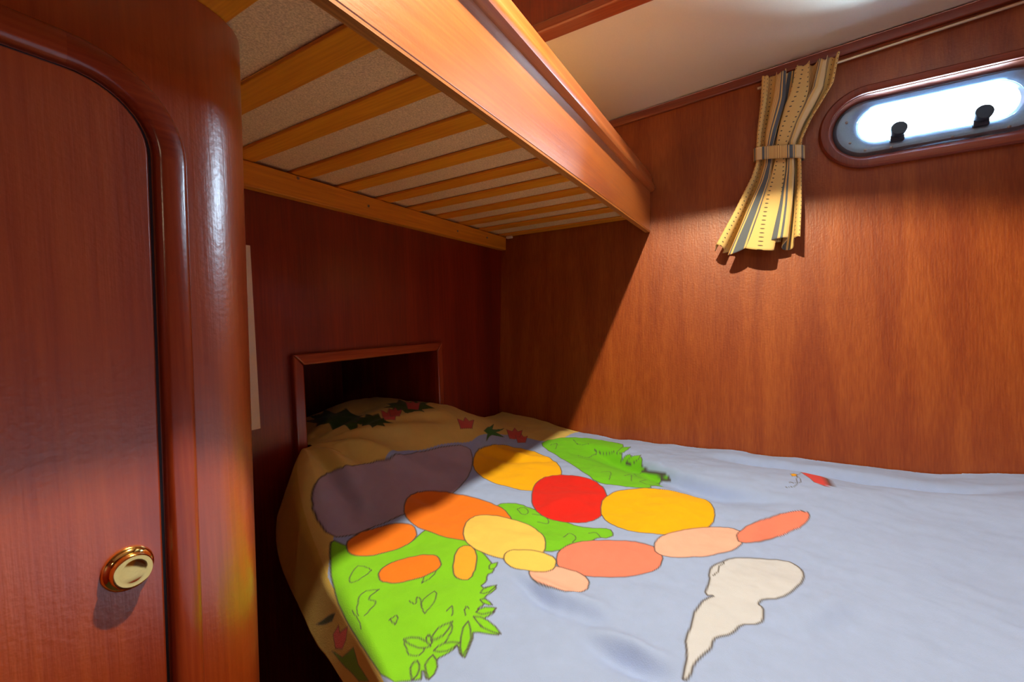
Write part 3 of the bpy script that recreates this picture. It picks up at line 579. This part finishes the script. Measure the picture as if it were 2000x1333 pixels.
fill([(1.2247,0.3446),(1.2172,0.3294),(1.2162,0.318),(1.2196,0.3066),(1.2466,0.3066),(1.2387,0.318),(1.2317,0.3313),(1.2273,0.3408)], srgb(112,205,40), 0.002)
fill([(1.1656,0.3066),(1.095,0.2724),(1.0775,0.2458),(1.1521,0.2325),(1.1391,0.2059),(1.1556,0.2306),(1.1759,0.2629),(1.1897,0.2914)], srgb(112,205,40), 0.002)
fill([(1.0374,0.2591),(1.0262,0.2439),(1.0242,0.2287),(1.0438,0.2135),(1.0563,0.2021),(1.0844,0.223),(1.0793,0.2401),(1.0623,0.2515)], srgb(112,205,40), 0.002)
fill([(1.2503,0.3788),(1.2493,0.3674),(1.2536,0.3579),(1.2779,0.3522),(1.3148,0.3541),(1.3068,0.3655),(1.288,0.3731),(1.262,0.375)], srgb(112,205,40), 0.002)
fill([(0.713,0.0729),(0.7206,0.0729),(0.7311,0.071),(0.7435,0.0653),(0.755,0.0577),(0.7703,0.0501),(0.7828,0.0406),(0.7906,0.0292),(0.8002,0.0178),(0.8079,0.0064),(0.8119,-0.005),(0.8168,-0.0183),(0.816,-0.0278),(0.8161,-0.0354),(0.8114,-0.0411),(0.8048,-0.0468),(0.7954,-0.0506),(0.7831,-0.0525),(0.7698,-0.0525),(0.7574,-0.0506),(0.7402,-0.0468),(0.723,-0.0392),(0.7058,-0.0316),(0.6943,-0.024),(0.6838,-0.0145),(0.6789,-0.005),(0.6731,0.0026),(0.6654,0.0064),(0.6616,0.0064),(0.6579,0.0026),(0.6513,0.0007),(0.6399,0.0007),(0.6323,0.0007),(0.6237,0.0026),(0.6141,0.0102),(0.6082,0.0216),(0.5977,0.0273),(0.5863,0.0311),(0.5786,0.0349),(0.5729,0.0387),(0.5652,0.0463),(0.5585,0.052),(0.5499,0.0539),(0.5423,0.0539),(0.5356,0.0558),(0.528,0.0596),(0.5184,0.0634),(0.507,0.0672),(0.4965,0.0691),(0.4889,0.0691),(0.4822,0.071),(0.4774,0.0729),(0.4774,0.0767),(0.4831,0.0767),(0.4907,0.0767),(0.5059,0.0767),(0.5201,0.0786),(0.5372,0.0824),(0.5524,0.0824),(0.5666,0.0805),(0.5818,0.0805),(0.5989,0.0805),(0.6123,0.0767),(0.6294,0.0729),(0.6419,0.0672),(0.6505,0.0615),(0.6514,0.0634),(0.6466,0.0691),(0.6541,0.0729),(0.676,0.071),(0.695,0.071),(0.7035,0.0729)], srgb(200,214,240), 0.0026)
stroke([(0.7046,0.0672),(0.7065,0.0672),(0.7074,0.0653),(0.7112,0.0653),(0.716,0.0634),(0.7208,0.0615),(0.7227,0.0615),(0.7265,0.0615),(0.7303,0.0615),(0.7341,0.0615),(0.7379,0.0615),(0.7427,0.0596),(0.7474,0.0577),(0.7503,0.0558),(0.7522,0.0558),(0.7541,0.0558)], 0.0016)
fill([(0.5283,0.7626),(0.5483,0.7764),(0.5714,0.7925),(0.5821,0.7833),(0.5914,0.7672),(0.6168,0.7649),(0.6566,0.7764),(0.6826,0.7672),(0.7059,0.7488),(0.7443,0.7419),(0.7941,0.7465),(0.8325,0.7396),(0.8679,0.7304),(0.9015,0.7212),(0.9304,0.7143),(0.9449,0.7051),(0.948,0.6959),(0.9356,0.6821),(0.9224,0.6706),(0.9084,0.6614),(0.8926,0.6522),(0.8638,0.6361),(0.8392,0.6246),(0.819,0.6182),(0.7981,0.6144),(0.7754,0.6106),(0.7545,0.6106),(0.7335,0.6144),(0.7088,0.6182),(0.6746,0.6182),(0.6376,0.6125),(0.6129,0.6163),(0.59,0.62),(0.5675,0.6246),(0.55,0.6315),(0.5291,0.6315),(0.5101,0.6315),(0.496,0.6338),(0.4849,0.6384),(0.4758,0.643),(0.4727,0.6522),(0.4714,0.6614),(0.474,0.6706),(0.4777,0.6821),(0.4803,0.6913),(0.4859,0.7028),(0.4896,0.7143),(0.4949,0.7212),(0.4993,0.7304),(0.5057,0.7396),(0.511,0.7465),(0.5193,0.7557)], srgb(176,168,206), 0.0022)
fill([(0.979,0.4396),(0.944,0.4301),(0.9231,0.4301),(0.9021,0.4339),(0.8859,0.4434),(0.8743,0.4586),(0.8598,0.4757),(0.8603,0.5118),(0.8598,0.546),(0.8614,0.5726),(0.8658,0.5973),(0.875,0.62),(0.8889,0.6407),(0.9043,0.6568),(0.9232,0.6683),(0.9497,0.6798),(0.9759,0.6867),(0.9964,0.6821),(1.0166,0.6729),(1.0524,0.6683),(1.0867,0.6568),(1.12,0.6315),(1.1347,0.5954),(1.1153,0.5555),(1.0986,0.5251),(1.0704,0.4947),(1.0394,0.47),(1.0121,0.4529)], srgb(247,190,20), 0.0022)
fill([(0.6915,0.4149),(0.6603,0.4016),(0.6451,0.4016),(0.6327,0.4073),(0.623,0.4187),(0.6133,0.4339),(0.6055,0.4529),(0.6003,0.4852),(0.5971,0.5175),(0.6005,0.5479),(0.6002,0.5707),(0.6046,0.5916),(0.6092,0.6087),(0.6177,0.6223),(0.6309,0.6338),(0.6539,0.6499),(0.6785,0.6614),(0.6994,0.6614),(0.717,0.6545),(0.735,0.6407),(0.7526,0.6223),(0.7681,0.5878),(0.7715,0.5479),(0.77,0.5175),(0.7646,0.4909),(0.7469,0.4624),(0.732,0.4434),(0.7151,0.4282)], srgb(240,132,40), 0.0022)
fill([(0.5898,0.565),(0.5776,0.5517),(0.5682,0.5479),(0.5577,0.546),(0.5482,0.546),(0.5368,0.5498),(0.5263,0.5555),(0.5091,0.5631),(0.4928,0.5688),(0.4832,0.5764),(0.4774,0.584),(0.4716,0.5916),(0.4687,0.5973),(0.4686,0.6049),(0.4723,0.6125),(0.4779,0.62),(0.4839,0.6246),(0.4926,0.6269),(0.5052,0.6292),(0.5177,0.6315),(0.5337,0.6292),(0.5523,0.6246),(0.5711,0.6163),(0.5826,0.6087),(0.5903,0.6011),(0.597,0.5916),(0.599,0.584),(0.5963,0.5745)], srgb(240,132,40), 0.0022)
fill([(0.8888,0.2933),(0.8585,0.2857),(0.8347,0.2838),(0.8176,0.2876),(0.8014,0.2933),(0.7842,0.3009),(0.7754,0.3142),(0.7685,0.3351),(0.7682,0.3579),(0.7652,0.375),(0.764,0.3883),(0.7714,0.4035),(0.7883,0.4187),(0.8119,0.4358),(0.8449,0.4529),(0.8883,0.4719),(0.9139,0.4776),(0.9367,0.4776),(0.9615,0.4738),(0.9815,0.4643),(0.9922,0.4472),(0.9992,0.4187),(0.9892,0.3864),(0.9866,0.3655),(0.9812,0.3465),(0.9652,0.3294),(0.9407,0.3142),(0.92,0.3028)], srgb(222,40,35), 0.0022)
fill([(0.6471,0.3237),(0.6328,0.3218),(0.6214,0.3218),(0.61,0.3256),(0.6004,0.3332),(0.5936,0.3427),(0.5868,0.356),(0.5837,0.3769),(0.5834,0.3997),(0.5869,0.4187),(0.5886,0.4339),(0.597,0.451),(0.6082,0.4662),(0.6222,0.4795),(0.6448,0.4947),(0.6675,0.5061),(0.6874,0.5118),(0.7017,0.5099),(0.7103,0.5004),(0.7171,0.4871),(0.7231,0.4681),(0.7225,0.4396),(0.72,0.4111),(0.7212,0.394),(0.7167,0.3769),(0.7027,0.3598),(0.6829,0.3427),(0.6641,0.3313)], srgb(246,214,110), 0.0022)
fill([(0.9276,0.0843),(0.901,0.0843),(0.8829,0.09),(0.8581,0.0976),(0.8408,0.109),(0.8216,0.1242),(0.8062,0.1432),(0.7925,0.1698),(0.7874,0.1983),(0.7843,0.2192),(0.7926,0.2401),(0.8037,0.2591),(0.8168,0.2743),(0.8347,0.2876),(0.8602,0.2971),(0.8924,0.3047),(0.9143,0.3028),(0.9353,0.2952),(0.9516,0.2819),(0.9642,0.261),(0.9864,0.2401),(1.0124,0.2078),(1.0298,0.1755),(1.0358,0.1508),(1.0202,0.128),(1.0064,0.109),(0.9819,0.0957),(0.9557,0.0881)], srgb(247,190,20), 0.0022)
fill([(0.715,0.1432),(0.6998,0.1432),(0.6893,0.1451),(0.675,0.1508),(0.6663,0.1603),(0.6547,0.1717),(0.6422,0.185),(0.6296,0.2059),(0.6189,0.2268),(0.6167,0.2458),(0.6137,0.2591),(0.6145,0.2724),(0.6181,0.2838),(0.6237,0.2914),(0.6341,0.2971),(0.6474,0.3009),(0.6607,0.3009),(0.674,0.2971),(0.6874,0.2895),(0.7028,0.2781),(0.7182,0.2629),(0.7327,0.2382),(0.7454,0.2135),(0.7504,0.1964),(0.7515,0.1793),(0.7508,0.166),(0.7442,0.1565),(0.7329,0.1489)], srgb(240,140,125), 0.0022)
fill([(0.5942,0.2268),(0.5857,0.2249),(0.579,0.2268),(0.5723,0.2287),(0.5628,0.2325),(0.556,0.2382),(0.5521,0.2458),(0.551,0.2591),(0.5499,0.2724),(0.5516,0.2838),(0.5544,0.2933),(0.5581,0.3009),(0.5637,0.3085),(0.5702,0.3142),(0.5806,0.3199),(0.5891,0.3218),(0.5958,0.3199),(0.6025,0.318),(0.6073,0.3123),(0.6131,0.3047),(0.618,0.2952),(0.621,0.2819),(0.6212,0.2667),(0.6223,0.2572),(0.6196,0.2477),(0.6159,0.2401),(0.6084,0.2325),(0.6027,0.2287)], srgb(246,190,180), 0.0022)
fill([(0.8542,0.0311),(0.8409,0.0311),(0.8294,0.0349),(0.817,0.0406),(0.8036,0.0482),(0.7883,0.0596),(0.77,0.0729),(0.7537,0.09),(0.7382,0.109),(0.7295,0.1223),(0.7255,0.1337),(0.7254,0.1451),(0.7291,0.1527),(0.7366,0.1603),(0.7498,0.1641),(0.7622,0.166),(0.7745,0.1641),(0.7879,0.1603),(0.8051,0.1527),(0.8185,0.1413),(0.8387,0.128),(0.8598,0.109),(0.8819,0.0881),(0.8888,0.071),(0.8899,0.0577),(0.8872,0.0482),(0.8769,0.0387),(0.8665,0.033)], srgb(246,190,180), 0.0022)
fill([(0.9967,-0.0772),(0.9842,-0.0753),(0.9725,-0.0715),(0.9573,-0.0658),(0.943,-0.0582),(0.9341,-0.0487),(0.9172,-0.0373),(0.8995,-0.0202),(0.8755,-0.0031),(0.8583,0.0083),(0.8448,0.0197),(0.839,0.0273),(0.838,0.033),(0.8389,0.0387),(0.8474,0.0406),(0.8597,0.0425),(0.8702,0.0406),(0.8807,0.0349),(0.8932,0.0292),(0.9056,0.0197),(0.9294,0.0064),(0.9526,-0.0107),(0.9803,-0.0278),(0.9954,-0.043),(1.0033,-0.0544),(1.0077,-0.0639),(1.0049,-0.0696),(1.0067,-0.0753)], srgb(240,140,125), 0.0022)
fill([(0.6228,0.2933),(0.6161,0.2914),(0.6085,0.2914),(0.6019,0.2933),(0.5961,0.2971),(0.5913,0.3028),(0.5855,0.3104),(0.5787,0.3199),(0.5719,0.3294),(0.5709,0.3389),(0.5717,0.3484),(0.5754,0.356),(0.5782,0.3617),(0.5829,0.3674),(0.5885,0.3712),(0.598,0.375),(0.6037,0.375),(0.6103,0.3731),(0.6161,0.3693),(0.62,0.3617),(0.6258,0.3541),(0.6316,0.3427),(0.6346,0.3294),(0.6357,0.3199),(0.6358,0.3123),(0.6359,0.3047),(0.6331,0.299),(0.6294,0.2952)], srgb(246,214,110), 0.0022)
fill([(0.5294,0.4567),(0.5248,0.451),(0.5181,0.4491),(0.5105,0.4491),(0.5039,0.451),(0.4962,0.4548),(0.4867,0.4586),(0.4733,0.4662),(0.4637,0.4738),(0.456,0.4814),(0.4511,0.4871),(0.4491,0.4947),(0.4462,0.5004),(0.448,0.508),(0.4546,0.5175),(0.4592,0.5232),(0.4668,0.527),(0.4734,0.5289),(0.481,0.5289),(0.4924,0.5289),(0.502,0.5251),(0.5144,0.5156),(0.5241,0.5042),(0.5318,0.4966),(0.5347,0.4871),(0.5386,0.4795),(0.5387,0.4719),(0.535,0.4643)], srgb(240,132,40), 0.0022)
fill([(0.5492,0.3997),(0.5388,0.394),(0.5303,0.3921),(0.5227,0.3883),(0.517,0.3883),(0.5113,0.3883),(0.5094,0.3921),(0.5084,0.3978),(0.5092,0.4035),(0.5101,0.4092),(0.5129,0.4149),(0.5176,0.4206),(0.5241,0.4263),(0.5307,0.432),(0.5411,0.4377),(0.5524,0.4453),(0.5647,0.451),(0.5741,0.4548),(0.5798,0.4548),(0.5846,0.4529),(0.5875,0.451),(0.5904,0.4453),(0.5914,0.4396),(0.5877,0.432),(0.5849,0.4263),(0.5784,0.4206),(0.5709,0.413),(0.5624,0.4073)], srgb(244,180,60), 0.0022)
fill([(1.2523,-0.0791),(1.2537,-0.104),(1.224,-0.128),(1.1745,-0.128),(1.1565,-0.128),(1.1488,-0.116),(1.1666,-0.0981)], srgb(216,78,84), 0.0014)
fill([(1.2184,-0.0563),(1.2327,-0.0639),(1.2209,-0.0696),(1.1958,-0.0658),(1.1905,-0.0582)], srgb(240,180,30), 0.001)
stroke([(1.2478,-0.0791),(1.2478,-0.0791),(1.2397,-0.0772),(1.2317,-0.0753),(1.2236,-0.0734),(1.2164,-0.0696),(1.2119,-0.0696),(1.2129,-0.0677)], 0.001)
stroke([(1.2039,-0.0677),(1.1949,-0.0677),(1.1939,-0.0696),(1.184,-0.0715),(1.1786,-0.0734),(1.1696,-0.0734),(1.1606,-0.0734),(1.1561,-0.0734),(1.1525,-0.0715),(1.1489,-0.0696),(1.1463,-0.0658),(1.1436,-0.062),(1.141,-0.0582),(1.1428,-0.0544),(1.1438,-0.0525),(1.1402,-0.0506)], 0.0012)
stroke([(1.2039,-0.0677),(1.1949,-0.0677),(1.1859,-0.0677),(1.1733,-0.0658),(1.1553,-0.0658),(1.1418,-0.0658),(1.1337,-0.0639),(1.1301,-0.062),(1.1266,-0.0601),(1.123,-0.0582),(1.1203,-0.0544),(1.1213,-0.0525),(1.1186,-0.0487),(1.116,-0.0449),(1.1169,-0.043),(1.1169,-0.043)], 0.0012)
fill([(0.793,0.936),(0.7761,0.8891),(0.7645,0.924),(0.7241,0.8799),(0.7379,0.948),(0.7132,0.948),(0.7474,1.014),(0.7132,1.026),(0.7474,1.068),(0.7664,1.152),(0.7892,1.134),(0.793,1.17),(0.8215,1.146),(0.8462,1.17),(0.8215,1.086),(0.8633,1.092),(0.85,1.056),(0.8329,0.972),(0.8006,0.96)], srgb(52,92,30), 0.0012)
fill([(0.9882,0.8799),(0.99,0.8523),(0.9503,0.8684),(0.9293,0.8408),(0.918,0.8684),(0.8801,0.8569),(0.9068,0.9),(0.8804,0.918),(0.9032,0.936),(0.8956,0.966),(0.9279,0.972),(0.9697,1.032),(0.9716,0.99),(1.0343,1.044),(0.9982,0.966),(1.0324,0.966),(1.0134,0.936),(1.059,0.93),(0.9961,0.896)], srgb(60,100,34), 0.0012)
fill([(0.8026,0.8615),(0.8066,0.8385),(0.7889,0.8569),(0.7781,0.8385),(0.7669,0.8546),(0.7476,0.85),(0.7569,0.873),(0.7344,0.8776),(0.7759,0.918),(0.7626,0.936),(0.7797,0.936),(0.7911,0.96),(0.7987,0.936),(0.8234,0.96),(0.8215,0.93),(0.8424,0.93),(0.8194,0.896),(0.8321,0.8753),(0.8059,0.8684)], srgb(50,86,30), 0.0012)
fill([(0.8671,0.948),(0.8614,0.918),(0.8937,0.942),(0.8405,0.873),(0.8908,0.906),(0.8255,0.85),(0.8029,0.8661)], srgb(206,92,92), 0.0012)
fill([(1.0115,0.996),(0.9811,0.942),(1.0286,0.978),(0.9925,0.93),(1.0343,0.948),(0.937,0.8684),(0.922,0.896)], srgb(206,92,92), 0.0012)
fill([(0.8918,0.942),(0.8918,0.924),(0.9127,0.936),(0.8975,0.912),(0.9146,0.912),(0.8497,0.8569),(0.8306,0.8684)], srgb(206,92,92), 0.0012)
fill([(1.0107,0.7856),(1.023,0.7718),(1.0657,0.7971),(1.0545,0.7741),(1.0962,0.7856),(1.0206,0.7396),(0.9836,0.7534)], srgb(206,92,92), 0.0012)
fill([(1.2144,0.7396),(1.2207,0.7212),(1.2695,0.7396),(1.2428,0.712),(1.2731,0.712),(1.1895,0.6729),(1.1419,0.6844)], srgb(206,92,92), 0.0012)
fill([(1.2,0.6982),(1.1997,0.6821),(1.2319,0.6936),(1.2154,0.6752),(1.237,0.6729),(1.1753,0.6476),(1.1467,0.6591)], srgb(206,92,92), 0.0012)
fill([(1.0644,0.7281),(1.1943,0.7764),(1.127,0.7396),(1.2151,0.7488),(1.123,0.7235),(1.1285,0.6959),(1.0783,0.7097),(1.0218,0.6913),(1.0634,0.7143)], srgb(48,120,60), 0.001)
fill([(0.3142,0.5023),(0.333,0.5175),(0.3483,0.5061),(0.3389,0.4985),(0.3524,0.4795),(0.3325,0.4776),(0.3182,0.4833)], srgb(220,110,110), 0.0014)
fill([(0.3445,0.5764),(0.3601,0.546),(0.3642,0.5232),(0.3518,0.5289),(0.3467,0.5574)], srgb(60,70,30), 0.001)
fill([(0.3093,0.5118),(0.3068,0.4795),(0.3262,0.4529),(0.3046,0.432),(0.2918,0.3978),(0.2819,0.4244),(0.2965,0.4738)], srgb(110,170,60), 0.001)
#PRINT-END

idx = np.full(Xc.shape, -1, int); 
fk = keep[:-1, :-1] & keep[1:, :-1] & keep[:-1, 1:] & keep[1:, 1:]
used = np.zeros(Xc.shape, bool)
used[:-1, :-1] |= fk; used[1:, :-1] |= fk; used[:-1, 1:] |= fk; used[1:, 1:] |= fk
idx[used] = np.arange(used.sum())
co = np.stack([Xw[used], Yw[used], Zw[used] + ZO], 1).astype(np.float32)
qd = np.stack([idx[:-1, :-1][fk], idx[1:, :-1][fk], idx[1:, 1:][fk], idx[:-1, 1:][fk]], 1).astype(np.int32)
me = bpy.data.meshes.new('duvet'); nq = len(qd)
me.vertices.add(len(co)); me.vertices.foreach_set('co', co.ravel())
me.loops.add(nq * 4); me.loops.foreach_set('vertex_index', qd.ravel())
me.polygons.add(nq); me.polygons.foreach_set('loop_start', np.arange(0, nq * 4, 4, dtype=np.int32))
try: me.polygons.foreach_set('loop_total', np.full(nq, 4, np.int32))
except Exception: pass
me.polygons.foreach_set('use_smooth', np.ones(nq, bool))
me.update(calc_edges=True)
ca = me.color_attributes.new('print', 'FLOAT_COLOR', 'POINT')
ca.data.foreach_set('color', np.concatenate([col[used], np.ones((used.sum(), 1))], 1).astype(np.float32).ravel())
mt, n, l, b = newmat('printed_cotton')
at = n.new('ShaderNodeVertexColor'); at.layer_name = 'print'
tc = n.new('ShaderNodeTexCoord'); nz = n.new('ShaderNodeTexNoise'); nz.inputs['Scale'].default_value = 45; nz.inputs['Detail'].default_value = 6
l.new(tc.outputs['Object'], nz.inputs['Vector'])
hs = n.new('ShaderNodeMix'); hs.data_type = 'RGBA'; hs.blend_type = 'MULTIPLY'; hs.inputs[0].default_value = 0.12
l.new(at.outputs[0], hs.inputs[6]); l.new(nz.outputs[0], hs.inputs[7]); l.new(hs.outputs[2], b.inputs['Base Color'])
b.inputs['Roughness'].default_value = 0.85; b.inputs['Specular IOR Level'].default_value = 0.15; b.inputs['Sheen Weight'].default_value = 0.1
nw = n.new('ShaderNodeTexNoise'); nw.inputs['Scale'].default_value = 700; l.new(tc.outputs['Object'], nw.inputs['Vector'])
ad = n.new('ShaderNodeMath'); ad.operation = 'ADD'; l.new(nz.outputs[0], ad.inputs[0]); l.new(nw.outputs[0], ad.inputs[1])
bp = n.new('ShaderNodeBump'); bp.inputs['Strength'].default_value = 0.18; bp.inputs['Distance'].default_value = 0.003
l.new(ad.outputs[0], bp.inputs['Height']); l.new(bp.outputs[0], b.inputs['Normal'])
me.materials.append(mt)
dv = bpy.data.objects.new('duvet', me); C.objects.link(dv)
tag(dv, 'light blue cotton duvet printed with green bushes, a cloud and bright patches', 'duvet')

# ------------------------------------------------------------------ curtain rod and curtain
rd = empty('curtain_rod', (hx(0.69) - 0.03, -0.4, 0.69)); tag(rd, 'thin brass curtain rod below the ceiling above the porthole', 'curtain rod')
def zr(y): return 0.676 - 0.075 * y
def tube(name, p0, p1, r, mat, parent, N=16):
    p0 = Vector(p0); p1 = Vector(p1); L = (p1 - p0).length
    return lathe(name, [(r, 0), (r, L)], p0, (p1 - p0), mat, parent, N)
RX = hx(0.69) - 0.0105
tube('rod', (RX, 0.012, zr(0.012)), (RX, YR + 0.05, zr(YR + 0.05)), 0.0042, 'rod', rd)
for y in (-0.155, -0.93):
    tube('bracket', (RX - 0.002, y, zr(y)), (hx(zr(y)) + 0.001, y, zr(y)), 0.003, 'rod', rd, 10)
    lathe('bracket_plate', [(0.010, 0), (0.010, 0.002), (0.006, 0.004)], (hx(zr(y)), y, zr(y)), (-1, 0, 0), 'rod', rd, 16)

mt, n, l, b = newmat('striped_and_dotted_curtain_fabric')
uv = n.new('ShaderNodeUVMap'); sp = n.new('ShaderNodeSeparateXYZ'); l.new(uv.outputs[0], sp.inputs[0])
def mth(op, a_, b_=None, c_=None):
    k = n.new('ShaderNodeMath'); k.operation = op
    for i, q_ in enumerate((a_, b_, c_)):
        if q_ is None: continue
        if isinstance(q_, (int, float)): k.inputs[i].default_value = q_
        else: l.new(q_, k.inputs[i])
    return k.outputs[0]
fu = mth('FRACT', sp.outputs[0])            # one repeat of the cloth = 1 unit
def band(c_, hw): return mth('COMPARE', fu, c_, hw)
YEL = (0.82, 0.60, 0.24); 
def mixc(fac, a_, b_):
    k = n.new('ShaderNodeMix'); k.data_type = 'RGBA'
    l.new(fac, k.inputs[0])
    for i, q_ in ((6, a_), (7, b_)):
        if isinstance(q_, tuple): k.inputs[i].default_value = (*q_, 1)
        else: l.new(q_, k.inputs[i])
    return k.outputs[2]
# dots
du = mth('SUBTRACT', mth('FRACT', mth('MULTIPLY', fu, 14.0)), 0.5)
row = mth('FLOOR', mth('MULTIPLY', fu, 14.0))
dvv = mth('SUBTRACT', mth('FRACT', mth('ADD', mth('MULTIPLY', sp.outputs[1], 42.0), mth('MULTIPLY', row, 0.5))), 0.5)
dist = mth('SQRT', mth('ADD', mth('MULTIPLY', du, du), mth('MULTIPLY', dvv, dvv)))
dots = mth('MULTIPLY', mth('LESS_THAN', dist, 0.125), mth('LESS_THAN', fu, 0.46))
fine = mth('MULTIPLY', mth('GREATER_THAN', mth('FRACT', mth('MULTIPLY', fu, 60.0)), 0.6), mth('MULTIPLY', mth('GREATER_THAN', fu, 0.46), mth('LESS_THAN', fu, 0.66)))
c1 = mixc(fine, YEL, (0.60, 0.34, 0.14))
c1 = mixc(dots, c1, (0.10, 0.085, 0.07))
blue = mth('MAXIMUM', mth('MAXIMUM', band(0.70, 0.026), band(0.915, 0.022)), mth('MAXIMUM', band(0.655, 0.006), mth('MAXIMUM', band(0.745, 0.006), band(0.96, 0.006))))
c1 = mixc(band(0.83, 0.05), c1, (0.86, 0.70, 0.40))
c1 = mixc(blue, c1, (0.13, 0.16, 0.20))
l.new(c1, b.inputs['Base Color']); b.inputs['Roughness'].default_value = 0.85; b.inputs['Specular IOR Level'].default_value = 0.2
tc = n.new('ShaderNodeTexCoord'); nw = n.new('ShaderNodeTexNoise'); nw.inputs['Scale'].default_value = 500; l.new(tc.outputs['Object'], nw.inputs['Vector'])
bp = n.new('ShaderNodeBump'); bp.inputs['Strength'].default_value = 0.25; bp.inputs['Distance'].default_value = 0.002
l.new(nw.outputs[0], bp.inputs['Height']); l.new(bp.outputs[0], b.inputs['Normal'])
M['curtain'] = mt
def lerp(tab, v_):
    return np.interp(v_, [t_[0] for t_ in tab], [t_[1] for t_ in tab])
cur = empty('curtain', (1.49, 0.0, 0.2)); tag(cur, 'small yellow striped and dotted curtain tied back beside the porthole', 'curtain')
NU, NV = 260, 90
U = np.linspace(0, 1, NU); V = np.linspace(0, 1, NV)
ug, vg = np.meshgrid(U, V, indexing='ij')
yl = lerp([(0, 0.000), (0.15, 0.004), (0.32, 0.013), (0.42, 0.016), (0.50, 0.016), (0.60, 0.030), (0.80, 0.075), (1.0, 0.125)], vg)
yr_ = lerp([(0, -0.183), (0.15, -0.168), (0.32, -0.118), (0.42, -0.097), (0.50, -0.093), (0.60, -0.094), (0.80, -0.093), (1.0, -0.088)], vg)
zt = zr(0) + 0.016 + (0.012 * ug + 0.004 * np.sin(ug * 45) + 0.003 * np.sin(ug * 97 + 1)) * (1 - sstep(0.0, 0.25, vg))
zb_ = 0.190 + 0.012 * np.sin(ug * 19 + 0.4) + 0.008 * np.sin(ug * 41) + 0.012 * ug
zg = zt + (zb_ - zt) * vg
amp = lerp([(0, 0.008), (0.06, 0.010), (0.2, 0.017), (0.36, 0.012), (0.44, 0.009), (0.50, 0.009), (0.7, 0.020), (1.0, 0.030)], vg)
PL = 4.2
phase = 2 * math.pi * PL * ug + 0.7 * np.sin(ug * 7) + 0.35 * np.sin(vg * 4 + ug * 5)
small = 1 - sstep(0.0, 0.22, vg)
off = lerp([(0, 0.030), (0.2, 0.032), (0.45, 0.022), (0.6, 0.030), (1.0, 0.046)], vg)
xg = hx(zg) - off - amp * np.sin(phase) - 0.003 * small * np.sin(phase * 2.0 + 1)
wdt = (yl - yr_)
yg_ = yl - wdt * ug + (amp * 0.75) * np.sin(2 * phase) * np.minimum(ug, 1 - ug) * 3
vv = [(float(x), float(y), float(z)) for x, y, z in zip(xg.ravel(), yg_.ravel(), zg.ravel())]
ff = [(i * NV + j, (i + 1) * NV + j, (i + 1) * NV + j + 1, i * NV + j + 1) for i in range(NU - 1) for j in range(NV - 1)]
cl = link_mesh('cloth', vv, ff, 'curtain', cur, True)
def set_uv(o, fn):
    lay = o.data.uv_layers.new(name='UVMap'); vi = np.empty(len(o.data.loops), np.int32); o.data.loops.foreach_get('vertex_index', vi)
    lay.data.foreach_set('uv', fn(vi).astype(np.float32).ravel())
set_uv(cl, lambda vi: np.stack([ug.ravel()[vi] * 2.1 + 0.10, vg.ravel()[vi]], 1))
sd_ = cl.modifiers.new('thickness', 'SOLIDIFY'); sd_.thickness = 0.0016; sd_.offset = 0
# tie band: a flat loop around the gathered cloth
tb_v = []; tb_uv = []; NT = 72
for k in range(NT):
    a_ = 2 * math.pi * k / NT
    cy_, ry = -0.0405, 0.0625; cs, sn = math.cos(a_), math.sin(a_)
    y = cy_ + ry * np.sign(cs) * abs(cs) ** 0.75
    for j, zz in enumerate((0.0185, 0.012, -0.012, -0.0185)):
        z = 0.461 + zz + 0.16 * (y - cy_)
        x = hx(z) - 0.023 - 0.0205 * np.sign(sn) * abs(sn) ** 0.8 - (0.0008 if j in (1, 2) else 0) * sn
        tb_v.append((float(x), float(y), float(z))); tb_uv.append((0.47 + ((k / NT * 4.0 + 0.2) % 1.0) * 0.52, 0.5 + zz))
tb_f = [(k * 4 + j, ((k + 1) % NT) * 4 + j, ((k + 1) % NT) * 4 + j + 1, k * 4 + j + 1) for k in range(NT) for j in range(3)]
tb = link_mesh('tie_band', tb_v, tb_f, 'curtain', cur, True)
tuv = np.array(tb_uv); set_uv(tb, lambda vi: tuv[vi])
sd_ = tb.modifiers.new('thickness', 'SOLIDIFY'); sd_.thickness = 0.002; sd_.offset = 0
tb['label'] = 'striped fabric tie band'

# ------------------------------------------------------------------ lamps (outside the picture: above the bed and an added fill lamp on the wall behind the camera)
lx, ly, r_ = LAMP[0], LAMP[1], 0.030
dl = empty('ceiling_lamp', (lx, ly, ZTOP)); tag(dl, 'small round brass ceiling downlight above the bed', 'lamp')
lathe('lamp_ring', [(r_ + 0.012, 0.0), (r_ + 0.010, 0.006), (r_ + 0.001, 0.010), (r_, 0.004)], (lx, ly, ZTOP), (0, 0, -1), 'brass', dl, 32)
lathe('lamp_lens', [(r_, 0.0), (r_ * 0.98, 0.004), (r_ * 0.6, 0.006)], (lx, ly, ZTOP), (0, 0, -1), 'lens', dl, 32)
wl = empty('added_fill_lamp', (XL, WLAMP[1], WLAMP[2])); tag(wl, 'small brass lamp added on the bulkhead opposite the hull for fill light', 'lamp')  # made-up fixture, added to carry the fill light
lathe('wall_plate', [(0.035, 0.0), (0.033, 0.006), (0.012, 0.010), (0.008, 0.03)], (XL, WLAMP[1], WLAMP[2]), (1, 0, 0), 'brass', wl, 32)
lathe('lamp_shade', [(0.012, 0.030), (0.028, 0.042), (0.034, 0.070), (0.034, 0.088), (0.032, 0.088), (0.031, 0.072)], (XL, WLAMP[1], WLAMP[2]), (1, 0, 0), 'brass', wl, 32)
lathe('lamp_lens', [(0.029, 0.074), (0.029, 0.080), (0.020, 0.084)], (XL, WLAMP[1], WLAMP[2]), (1, 0, 0), 'lens', wl, 32)
